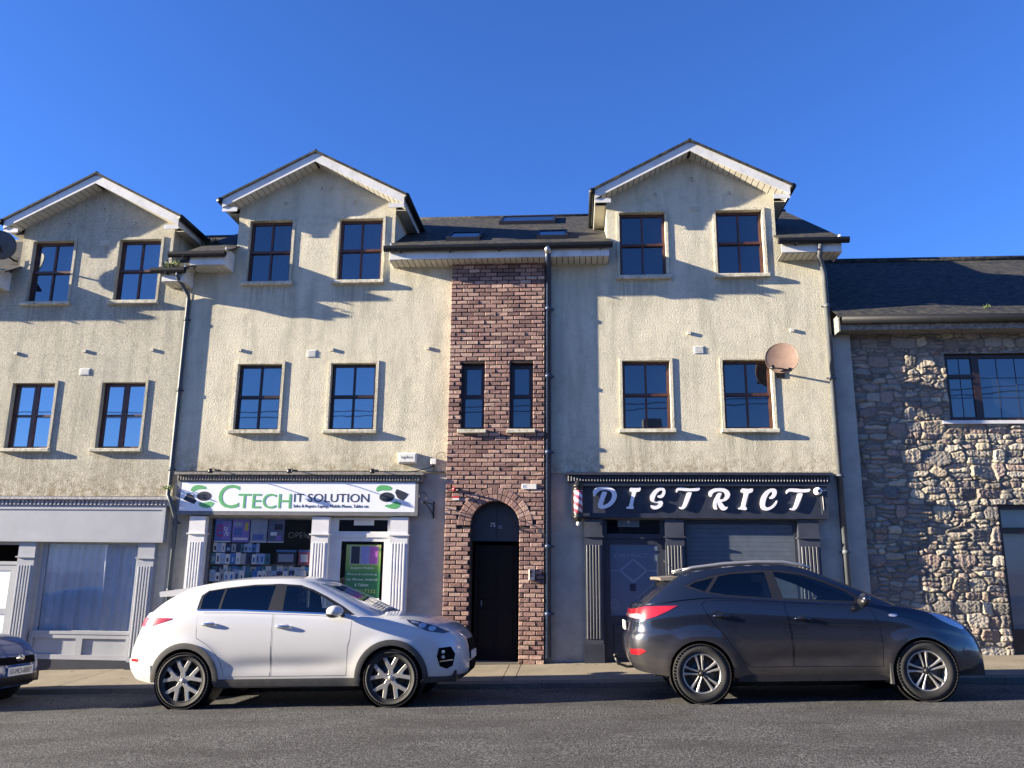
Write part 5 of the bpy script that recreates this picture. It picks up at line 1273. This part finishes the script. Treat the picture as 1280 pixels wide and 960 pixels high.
    m = MB(); m.box(ar+.05, S['wb']-ar-.05, -W+.06, W-.06, .24, .34); m.box(S['xr']+.32, -ar-.03, -W+.25, W-.25, .30, .42); m.box(S['wb']+ar+.03, S['xf']-.12, -W+.25, W-.25, .26, .40); m.box(-.5, S['wb']+.5, -.42, .42, .28, .40)
    m.tube([(0, -W+.1, S['r']), (0, W-.1, S['r'])], .05, 8); m.tube([(S['wb'], -W+.1, S['r']), (S['wb'], W-.1, S['r'])], .05, 8); cmb(root, 'underbody', M['black'], m)
    for cx, cz in arches:
        for sd in (-1, 1): wheel(root, cx, sd*(W-.115), S['r'], S['r'], S['rim'], sd, S['style'])
    # greenhouse skins
    if near:
        dlo = to_dom(Gs, S['dlo']); panes = [to_dom(Gs, p) for p in S['panes']]
        aw = S.get('a_ws', .80); ar_ = S.get('a_rw', -.84)
        ws = [(a*Gs.L/2, v*Gs.H) for a, v in ((aw+.01, .03), (.9995, .03), (.9995, .97), (aw+S.get('ws_lean', 0), .97))]; rw = [(a*Gs.L/2, v*Gs.H) for a, v in ((-.9995, .06), (ar_, .06), (ar_-.01, .90), (-.9995, .90))]
        ws, rw = resample(ws, .06), resample(rw, .06)
        out_ = resample([(-Gs.L/2, 0), (Gs.L/2, 0), (Gs.L/2, Gs.H), (-Gs.L/2, Gs.H)], .05)
        skin(Gs, out_, [dlo, ws, rw], 0, .045, .025, 0, 'greenhouse', pm_, root)
        for sd in (-1, 1):
            fr = skin(Gs, to_dom(Gs, inset(S['dlo'], .002)), panes, -.004, .04, .02, sd, 'window_surround', M['black'], root)
            for p, mt in zip(S['panes'], S['pane_mats']): skin(Gs, to_dom(Gs, inset(p, -.004)), [], -.010, .05, 0, sd, 'side_window', mt, root)
            if S.get('trim'): skin(Gs, to_dom(Gs, S['trim']), [], .006, .05, .01, sd, 'window_trim', M['chrome'], root)
        skin(Gs, ws, [], -.004, .06, 0, 0, 'windscreen', M['car_glass'], root)
        skin(Gs, rw, [], -.004, .06, 0, 0, 'rear_window', M['car_glass_dark'], root)
    skin(Rf, ring(-.9995, .9995, 0, 1, Rf), [], 0, .07, 0, 0, 'roof', pm_, root)
    # interior
    m = MB(); m.box(.2, S['cowl']-.15, -W+.14, W-.14, .55, .60); m.box(S['cowl']-.45, S['cowl']+.15, -W+.12, W-.12, .80, zb(S['cowl'])-.05); cmb(root, 'cabin_floor', M['seat'], m)
    for sx in (S['seatx'], S['seatx']-.85):
        for sy in (-.38, .38):
            m = MB(); q = Matrix.Rotation(R(-18), 3, 'Y')
            m.bbox(-.09, .09, -.24, .24, 0, .62, .03); m.v = [q@Vector(v) for v in m.v]; m2 = MB(); m2.lathe([(.0, .19), (.10, .17), (.125, .09), (.12, .02), (.0, .0)], (-.20, 0, .63), 'z', 14)
            m.v = [Vector(v)+Vector((sx, sy, .62)) for v in m.v]; b = [(v[0]*.8+(-.2*.2)+sx, v[1]*1.1+sy, v[2]+.60) for v in m2.v]; m.add(b, m2.f); m.box(sx-.05, sx+.5, sy-.24, sy+.24, .52, .66); cmb(root, 'seat', M['seat'], m)
    m = MB(); m.lathe([(.165, -.012), (.18, 0), (.165, .012), (.15, 0), (.165, -.012)], (0, 0, 0), 'x', 24); q = Matrix.Rotation(R(25), 3, 'Y'); m.v = [q@Vector(v)+Vector((S['seatx']+.55, .38*S.get('rhd', -1), .98)) for v in m.v]; cmb(root, 'steering_wheel', M['black'], m)
    # lamps, grille, bumper pieces from side-view polygons
    for nm, poly, mt, off_, hole in S['bits']:
        for sd in (-1, 1): skin(T, to_dom(T, poly, .02), [], off_, .025, .012, sd, nm, mt, root)
    for nm, (a0, a1, v0, v1), mt, off_ in S['fronts']:
        skin(T, ring(a0, a1, v0, v1, T), [], off_, .04, .015, 0, nm, mt, root)
    # mirrors
    for sd in (-1, 1):
        mx, mz = S['mirror']; y_ = (W-.06); cx = mx
        m = MB(); prof = []
        for i in range(13):
            t = i/12*math.pi; prof.append((math.sin(t)**.8*1.0, -math.cos(t)))
        m.lathe([(p[0]*.085, p[1]*.12) for p in prof], (0, 0, 0), 'y', 20)
        m.v = [(cx+v[0]*S.get('mlen', 1.25)+.03*(v[1]/.12)*0, sd*(y_+.16+v[1]), mz+v[2]*.85) for v in m.v]
        o = cmb(root, 'door_mirror', S.get('mirror_mat', pm_), m)
        m = MB(); m.lathe([(p[0]*.074, p[1]*.105) for p in prof], (0, 0, 0), 'y', 16); m.v = [(cx+v[0]*S.get('mlen', 1.25)-.02, sd*(y_+.16+v[1]), mz-.028+v[2]*.75) for v in m.v]; cmb(o, 'mirror_base', M['black'], m)
        m = MB(); m.tube([(cx+.06, sd*(y_-.03), mz-.06), (cx+.03, sd*(y_+.10), mz-.03)], .028, 8); cmb(o, 'mirror_stalk', M['black'], m)
    return root, T, Gs

def circ_poly(cx, cz, rx, rz, n=20): return [(cx+rx*math.cos(t), cz+rz*math.sin(t)) for t in np.linspace(0, 2*math.pi, n, endpoint=False)]
# --- white car
WP = paint('white car paint', (.53, .535, .54), 0, .28, dirt=(.26, .22, .165), dirt_amt=.4)
ARW = .395
def arc(cx, cz, r, a0, a1, n=10): return [(cx+r*math.cos(R(t)), cz+r*math.sin(R(t))) for t in np.linspace(a0, a1, n)]
SW_ = dict(w=.925, wb=2.67, r=.338, rim=.262, arch=ARW, xf=3.585, xr=-.90, nf=4.6, nr=5.5, flare=.018, swage=.030, style='white', paint=WP, sill=.26,
    belt=[(-.9, 1.13), (-.62, 1.17), (-.3, 1.185), (.13, 1.195), (.6, 1.18), (1.1, 1.155), (1.8, 1.112), (2.2, 1.085), (2.6, 1.055), (2.95, 1.015), (3.25, .94), (3.45, .865), (3.585, .80)],
    low=[(-.9, .42), (-.75, .36), (-.4, .30), (0, .27), (.8, .255), (2.2, .25), (3.0, .27), (3.35, .27), (3.585, .30)],
    front=[(0, 3.49), (.12, 3.57), (.3, 3.585), (.6, 3.58), (.8, 3.565), (.93, 3.53), (1, 3.47)], rear=[(0, -.84), (.12, -.90), (.3, -.905), (.5, -.87), (.75, -.80), (.9, -.76), (1, -.72)],
    section=[(0, .925), (.10, .955), (.30, .985), (.55, 1.0), (.75, .99), (.88, .972), (.95, .955), (1, .925)],
    roof=[(-.32, 1.43), (0, 1.495), (.4, 1.55), (.8, 1.572), (1.2, 1.568), (1.5, 1.535), (1.75, 1.47)], gh=(-.70, 2.62, -.30, 1.66), ghw=(.862, .665), gn=7, gnr=5, crown=.05, hcrown=.055, cowl=2.28, deck=-.55,
    doors=[dict(poly=[(.12, 1.165), (.70, 1.155), (1.13, 1.135), (1.135, .80), (1.125, .37), (.52, .37)]+arc(0, .338, .52, 12, 58, 6)+[(.145, .85)], handle=(.30, 1.02)),
           dict(poly=[(1.14, 1.135), (1.7, 1.105), (2.165, 1.065), (2.15, .80), (2.125, .72), (2.105, .37), (1.135, .37), (1.145, .80)], handle=(1.28, .975))],
    handle_mat=M['chrome'], clad=True, clad_h=.345, low_mat=simple('silver bumper insert', (.40, .40, .40), .5), seatx=1.12,
    dlo=[(.10, 1.20), (.62, 1.19), (1.10, 1.165), (1.80, 1.125), (2.19, 1.10), (2.02, 1.215), (1.80, 1.335), (1.60, 1.43), (1.43, 1.488), (1.15, 1.510), (.80, 1.508), (.45, 1.478), (.20, 1.445), (.115, 1.38)],
    panes=[[(.145, 1.212), (.385, 1.207), (.41, 1.462), (.21, 1.436), (.145, 1.37)], [(.415, 1.206), (1.045, 1.175), (1.09, 1.492), (.80, 1.492), (.44, 1.464)],
           [(1.24, 1.168), (1.86, 1.130), (1.97, 1.20), (1.78, 1.318), (1.58, 1.415), (1.42, 1.468), (1.235, 1.485)]],
    pane_mats=[M['car_glass_dark'], M['car_glass_dark'], M['car_glass']],
    trim=[(.11, 1.203), (.62, 1.195), (1.10, 1.170), (1.80, 1.130), (2.10, 1.110), (2.10, 1.098), (1.80, 1.117), (1.10, 1.157), (.62, 1.182), (.11, 1.190)],
    mirror=(1.975, 1.155), bits=[
      ('tail_lamp', [(-.585, 1.112), (-.40, 1.108), (-.21, 1.10), (-.23, 1.082), (-.45, 1.02), (-.585, .985)], M['lamp_red'], .006, 0),
      ('head_lamp', [(2.83, 1.045), (3.0, 1.008), (3.2, .945), (3.38, .865), (3.30, .855), (3.12, .885), (2.98, .945), (2.88, 1.0)], M['lamp_dark'], .006, 0),
      ('lamp_projector', circ_poly(3.05, .955, .045, .03), M['lamp_clear'], .010, 0), ('lamp_projector', circ_poly(3.17, .915, .045, .028), M['lamp_clear'], .010, 0), ('lamp_strip', [(2.90, 1.012), (3.0, .99), (3.0, .975), (2.92, .992)], M['lamp_clear'], .010, 0),
      ('fog_lamp_recess', [(3.26, .68), (3.40, .69), (3.45, .60), (3.42, .46), (3.35, .425), (3.27, .46), (3.235, .58)], M['grille'], .004, 0),
      ('fog_lamp', circ_poly(3.31, .63, .020, .020, 10), M['lamp_clear'], .010, 0), ('fog_lamp', circ_poly(3.31, .57, .020, .020, 10), M['lamp_clear'], .010, 0), ('fog_strip', [(3.27, .525), (3.42, .535), (3.42, .523), (3.27, .513)], M['chrome'], .010, 0),
      ('rear_reflector', [(-.80, .60), (-.66, .60), (-.665, .565), (-.80, .565)], M['lamp_red'], .005, 0)],
    fronts=[('grille', (.90, .9995, .60, .88), M['grille'], .006), ('lower_grille', (.90, .9995, .10, .36), M['grille'], .012)])
car_w, Tw, Gw = car(SW_, (-4.985, 10.64+.925, -1.595+1.6+SL*-4.985-.010), 'white crossover parked facing right in front of the phone shop, black arch cladding')
aW = Tw.inv(-.58, 1.05)[0]; vz = lambda z: (z-.36)/(1.165-.36)
skin(Tw, resample([((aW-.10)*Tw.L/2, .80*Tw.H), ((aW+.045)*Tw.L/2, vz(1.005)*Tw.H), ((aW+.045)*Tw.L/2, vz(1.105)*Tw.H), ((aW-.10)*Tw.L/2, .93*Tw.H)], .03), [], .009, .03, .012, -1, 'tail_lamp_end', M['lamp_red'], car_w)
# spoiler
def spoiler(root, mat, x0, x1, w_, z_, name='spoiler', droop=.02, th=.035):
    m = MB(); n = 12
    vs = []
    for i in range(n+1):
        t = -1+2*i/n; y_ = w_*t; e = 1-.25*abs(t)**3
        xa = x0+(1-e)*.25; vs += [(x1, y_, z_-.02*abs(t)**3), (xa, y_, z_-droop-.02*abs(t)**3), (xa+.01, y_, z_-droop-th-.02*abs(t)**3), (x1, y_, z_-th*1.6-.02*abs(t)**3)]
    fs = [(i*4+j, (i+1)*4+j, (i+1)*4+(j+1) % 4, i*4+(j+1) % 4) for i in range(n) for j in range(4)]+[(0, 1, 2, 3), (n*4+3, n*4+2, n*4+1, n*4)]
    m.smooth = False; m.add(vs, fs); return cmb(root, name, mat, m)
spoiler(car_w, WP, -.60, -.02, .62, 1.515, droop=.06, th=.065)
m = MB(); m.box(3.55, 3.60, -.26, .26, .50, .61); pl = cmb(car_w, 'front_number_plate', M['black'], m)
m = MB(); m.box(3.60, 3.606, -.255, .255, .505, .605); cmb(pl, 'plate_face', M['plate_white'], m)

# --- dark car
DP = paint('dark blue grey car paint', (.010, .014, .028), .35, .2, dirt=(.12, .10, .08), dirt_amt=.55)
ARD = .385
SD_ = dict(w=.91, wb=2.64, r=.342, rim=.232, arch=ARD, xf=3.52, xr=-.87, nf=4.2, nr=4.6, flare=.022, swage=.024, style='dark', dark=True, paint=DP, sill=.28,
    belt=[(-.9, 1.08), (-.7, 1.16), (-.4, 1.20), (-.1, 1.235), (.2, 1.245), (.6, 1.215), (1.0, 1.185), (1.5, 1.15), (1.9, 1.125), (2.2, 1.105), (2.5, 1.07), (2.8, 1.01), (3.05, .945), (3.25, .865), (3.45, .77), (3.52, .72)],
    low=[(-.9, .44), (-.75, .36), (-.4, .31), (0, .29), (.6, .285), (2.2, .275), (2.9, .27), (3.3, .28), (3.52, .32)],
    front=[(0, 3.42), (.12, 3.51), (.3, 3.52), (.6, 3.50), (.8, 3.46), (.93, 3.41), (1, 3.35)], rear=[(0, -.78), (.12, -.855), (.3, -.885), (.52, -.875), (.6, -.845), (.8, -.815), (1, -.76)],
    section=[(0, .92), (.10, .955), (.30, .99), (.50, 1.0), (.68, .985), (.76, .985), (.88, .965), (.95, .945), (1, .915)],
    roof=[(-.28, 1.49), (0, 1.545), (.4, 1.595), (.8, 1.612), (1.15, 1.60), (1.4, 1.56), (1.65, 1.485)], gh=(-.72, 2.60, -.30, 1.52), ghw=(.85, .655), gn=7, gnr=5, crown=.045, hcrown=.06, cowl=2.25, deck=-.5,
    doors=[dict(poly=[(.05, 1.15), (.12, 1.20), (.55, 1.19), (1.045, 1.155), (1.09, .90), (1.105, .60), (1.10, .405), (.60, .405), (.50, .48), (.42, .60), (.30, .78), (.14, .98)], handle=(.28, 1.01)),
           dict(poly=[(1.053, 1.155), (1.5, 1.13), (2.03, 1.08), (2.10, 1.03), (2.155, .85), (2.165, .65), (2.145, .395), (1.11, .405), (1.115, .60), (1.10, .90)], handle=(1.25, .965))],
    handle_mat=DP, clad=False, low_mat=None, seatx=1.02,
    dlo=[(-.13, 1.375), (.08, 1.30), (.35, 1.245), (1.0, 1.19), (1.60, 1.155), (1.97, 1.135), (2.02, 1.16), (1.86, 1.285), (1.62, 1.405), (1.36, 1.505), (1.10, 1.55), (.80, 1.558), (.50, 1.54), (.20, 1.495), (0, 1.435)],
    panes=[[(-.08, 1.378), (.115, 1.305), (.255, 1.478), (.03, 1.43)], [(.165, 1.30), (.36, 1.262), (.925, 1.212), (.885, 1.530), (.50, 1.518), (.31, 1.492)], [(1.06, 1.205), (1.60, 1.172), (1.90, 1.158), (1.93, 1.195), (1.83, 1.272), (1.60, 1.385), (1.34, 1.483), (1.08, 1.525), (.99, 1.53)]],
    pane_mats=[M['car_glass_dark'], M['car_glass_dark'], M['car_glass']],
    mirror=(1.97, 1.18), mlen=.72, bits=[
      ('tail_lamp', [(-.80, 1.09), (-.62, 1.135), (-.23, 1.14), (-.36, 1.075), (-.50, 1.015), (-.64, .975), (-.82, 1.0)], M['lamp_red'], .008, 0),
      ('indicator_lens', [(-.82, 1.035), (-.70, 1.045), (-.62, .998), (-.66, .98), (-.80, 1.0)], M['lamp_clear'], .012, 0),
      ('head_lamp', [(2.78, 1.005), (2.95, .968), (3.12, .905), (3.24, .83), (3.18, .80), (3.02, .86), (2.9, .92)], M['lamp_clear'], .006, 0),
      ('side_repeater', circ_poly(2.33, .985, .055, .018, 12), M['lamp_clear'], .008, 0),
      ('rear_reflector', [(-.83, .62), (-.70, .63), (-.64, .605), (-.72, .555), (-.82, .56)], M['lamp_red'], .006, 0),
      ('fog_lamp', circ_poly(3.18, .55, .05, .05, 14), M['lamp_dark'], .006, 0)],
    fronts=[('grille', (.905, .9995, .62, .86), M['grille'], .006), ('lower_grille', (.93, .9995, .15, .42), M['black'], .006)])
car_d, Td, Gd = car(SD_, (1.508, 10.64+.91, -1.595+1.6+SL*1.508-.010), 'dark dusty crossover with tow bar parked facing right in front of the barber shop')
spoiler(car_d, simple('dusty spoiler paint', (.16, .14, .12), .5), -.47, -.10, .60, 1.525, droop=.02)
for sd in (-1, 1):
    m = MB(); y_ = .62
    m.tube([(-.12, sd*y_, 1.575), (.0, sd*y_, 1.60), (.4, sd*y_, 1.64), (.8, sd*y_, 1.655), (1.15, sd*y_, 1.645), (1.38, sd*y_, 1.605), (1.48, sd*y_, 1.565)], [.012, .02, .022, .022, .022, .018, .01], 10); cmb(car_d, 'roof_rail', M['alloy'], m)
m = MB(); m.tube([(-.1, .1, 1.56), (-.28, .1, 1.72)], .004, 6); cmb(car_d, 'aerial', M['black'], m)
m = MB(); m.tube([(-.55, 0, .36), (-.85, 0, .36), (-.97, 0, .40), (-1.0, 0, .48)], .018, 8); m.lathe([(.0, .0), (.02, .005), (.027, .027), (.02, .05), (.0, .055)], (-1.0, 0, .475), 'z', 12); cmb(car_d, 'tow_bar', M['black'], m)
m = MB(); m.box(-.868, -.852, -.26, .26, .84, .95); cmb(car_d, 'rear_number_plate', M['plate_white'], m)
for cx in (.0, 2.64):   # mud flaps
    for sd in (-1, 1):
        m = MB(); s0 = cx-.40 if cx > 1 else cx-.40
        m.box(cx-.425 if cx > 1 else cx+.39, cx-.395 if cx > 1 else cx+.405, min(sd*.66, sd*.90), max(sd*.66, sd*.90), .20, .46); cmb(car_d, 'mud_flap', M['clad'], m) if cx > 1 else None
# --- blue car at the left edge
BP = paint('blue car paint', (.006, .04, .17), .0, .25, dirt_amt=.0)
SB_ = dict(SW_, w=.86, wb=2.5, r=.31, rim=.20, arch=.36, xf=3.32, xr=-.75, paint=BP, clad=False, swage=.02, style='dark', nf=3.6,
    belt=[(-.75, 1.0), (-.3, 1.02), (.6, 1.0), (1.6, .96), (2.1, .93), (2.5, .90), (2.9, .83), (3.15, .76), (3.32, .70)],
    low=[(-.75, .40), (0, .25), (2.2, .22), (3.0, .20), (3.32, .24)],
    front=[(0, 3.24), (.15, 3.31), (.5, 3.32), (.8, 3.27), (.93, 3.20), (1, 3.12)], rear=[(0, -.7), (.2, -.75), (.6, -.74), (1, -.66)],
    roof=[(-.2, 1.33), (.3, 1.42), (.8, 1.45), (1.2, 1.43), (1.5, 1.37)], gh=(-.60, 2.45, -.15, 1.42), ghw=(.80, .60), cowl=2.0, deck=-.45,
    doors=[dict(poly=[(.25, .97), (1.0, .96), (1.0, .30), (.50, .30), (.40, .6)], handle=(.4, .88)), dict(poly=[(1.01, .96), (1.95, .92), (1.92, .30), (1.01, .30)], handle=(1.15, .86))],
    dlo=[(.0, 1.05), (1.0, 1.02), (1.85, .98), (1.6, 1.15), (1.3, 1.30), (.8, 1.345), (.2, 1.29)], panes=[[(.08, 1.07), (.93, 1.04), (.90, 1.325), (.25, 1.27)], [(1.0, 1.04), (1.75, 1.01), (1.55, 1.14), (1.28, 1.27), (1.0, 1.32)]], pane_mats=[M['car_glass_dark'], M['car_glass']], trim=None,
    mirror=(1.75, 1.02), seatx=.95, bits=[('tail_lamp', [(-.6, .95), (-.35, .96), (-.35, .8), (-.6, .78)], M['lamp_red'], .006, 0),
        ('head_lamp', [(2.62, .84), (2.85, .80), (3.08, .70), (3.05, .64), (2.85, .68), (2.68, .75)], M['lamp_dark'], .006, 0), ('fog_lamp', circ_poly(3.02, .40, .03, .03, 10), M['lamp_clear'], .006, 0)],
    fronts=[('grille', (.86, .9995, .62, .80), M['grille'], .006), ('lower_grille', (.80, .9995, .06, .30), M['black'], .010)])
bx = -7.62-3.32
car_b, Tb, Gb = car(SB_, (bx, 11.35, -1.595+1.6+SL*bx-.015), 'blue hatchback nose with white number plate cut by the left picture edge')
m = MB(); m.box(3.325, 3.335, -.26, .26, .385, .495); pl = cmb(car_b, 'front_number_plate', M['plate_white'], m)
def plate_text(root, body, x, z, w_, h_):
    cu = D.curves.new('t', 'FONT'); cu.body = body; cu.size = .1; cu.extrude = .0005; ob = D.objects.new('t', cu); col.objects.link(ob)
    bpy.context.view_layer.update(); me = D.meshes.new_from_object(ob.evaluated_get(bpy.context.evaluated_depsgraph_get())); D.objects.remove(ob); D.curves.remove(cu)
    xs = [v.co.x for v in me.vertices]; ys = [v.co.y for v in me.vertices]
    for v in me.vertices: v.co = Vector((x+.001+v.co.z, -w_/2+(v.co.x-min(xs))/(max(xs)-min(xs))*w_, z+(v.co.y-min(ys))/(max(ys)-min(ys))*h_))
    me.materials.clear(); me.materials.append(M['black']); [setattr(p, 'material_index', 0) for p in me.polygons]
    o = D.objects.new('plate_lettering', me); col.objects.link(o); o.parent = root
plate_text(pl, '10-MO-8887', 3.336, .405, .45, .07)
m = MB(); m.lathe([(.0, .012), (.05, .010), (.06, 0)], (3.31, 0, .605), 'x', 20); m.v = [(v[0], v[1]*1.5, .605+(v[2]-.605)*.75) for v in m.v]; cmb(car_b, 'bonnet_badge', M['chrome'], m)

# ------------------------------------------------------------------ houses across the road (seen only in reflections)
M['far_wall'] = simple('pale far wall', (.26, .25, .22), .9)
for i, (xa, xb, h, r_) in enumerate(((-22, -9, 5.4, 7.6), (-9, 3, 5.0, 7.1), (3, 14, 5.6, 8.0))):
    lb = ('pale two storey house across the road, furthest down the slope', 'low pale house across the road, the middle one', 'taller pale house across the road, furthest up the slope')[i]
    o = empty('terraced_house', ((xa+xb)/2, -9.5, 0), lb, 'house', 'houses across the road')
    ops2 = [rect(x_, x_+1.1, z_, z_+1.3) for x_ in np.arange(xa+1.2, xb-1.5, 2.9) for z_ in (.9+SL*xa, 3.5+SL*xa)]
    MB().prism(rect(xa, xb, -1, h), ops2, -9.6, -9.3).build('wall', M['far_wall'], o, recalc=True)
    m = MB(); m.add([(xa, -9.2, h), (xb, -9.2, h), (xb, -13, r_), (xa, -13, r_), (xa, -17, h), (xb, -17, h)], [(0, 1, 2, 3), (3, 2, 5, 4)]); m.add([(xa, -9.3, h), (xa, -13, r_), (xa, -17, h)], [(0, 1, 2)]); m.add([(xb, -9.3, h), (xb, -13, r_), (xb, -17, h)], [(0, 1, 2)]); m.build('roof', M['slate'], o)
    MB().box(xa, xb, -17, -9.61, -1, h-.01).build('inner_block', M['interior'], o)
    for q in ops2: f = MB(); f.prism(rect(q[0][0], q[1][0], q[0][1], q[2][1]), [rect(q[0][0]+.08, q[1][0]-.08, q[0][1]+.08, q[2][1]-.08)], -9.45, -9.4); f.build('window', M['white_paint'], o)
    m = MB(); m.box(xa+.4, xa+1.3, -13.4, -12.6, r_-.5, r_+1.1); m.build('chimney', M['far_wall'], o)

for y_, z_, lb in ((-3.0, 7.7, 'sagging black overhead cable above the road, the lower of two'), (-3.4, 8.0, 'sagging black overhead cable above the road, the higher of two')):
    m = MB(); m.tube([(x_, y_, z_+.0009*(x_-2)**2+SL*x_) for x_ in range(-30, 31, 3)], .018, 6); tag(m.build('overhead_cable', M['black']), lb, 'cable')

# cross bar and clamp on the terracotta dish
dsh = [o for o in D.objects if o.name.startswith('satellite_dish') and o.location.x > 0][0]
m = MB(); m.tube([(3.27, 13.86, 4.99), (3.44, 13.83, 4.965), (3.62, 13.86, 4.94)], .013, 8); m.box(3.30, 3.34, 13.83, 13.88, 4.96, 5.03); m.box(3.57, 3.62, 13.83, 13.88, 4.92, 4.98); m.build('cross_bar', M['black'], dsh)
# scraps and grit on the pavement
g = random.Random(21); m = MB()
for i in range(170):
    x_ = g.uniform(-9.5, 9); y_ = g.choice([g.uniform(14.0, 14.12), g.uniform(12.7, 14.1), g.uniform(12.36, 12.49)]); s_ = g.uniform(.008, .03)
    z_ = (pave_z(x_, y_) if y_ > 12.6 else road_z(x_, y_))+.004
    a = g.uniform(0, 6.28); c_, q_ = math.cos(a)*s_, math.sin(a)*s_
    m.cc = g.choice([(.30, .22, .12), (.5, .48, .42), (.12, .10, .07), (.22, .16, .08)])
    m.add([(x_-c_, y_-q_, z_), (x_+q_*.6, y_-c_*.6, z_+s_*.25), (x_+c_, y_+q_, z_+s_*.1), (x_-q_*.6, y_+c_*.6, z_+s_*.3)], [(0, 1, 2, 3)])
tag(m.build('litter', colattr('litter', vary=.1)), 'dry leaves and grit scattered along the pavement and kerb', 'litter', kind='stuff')

g = random.Random(5)
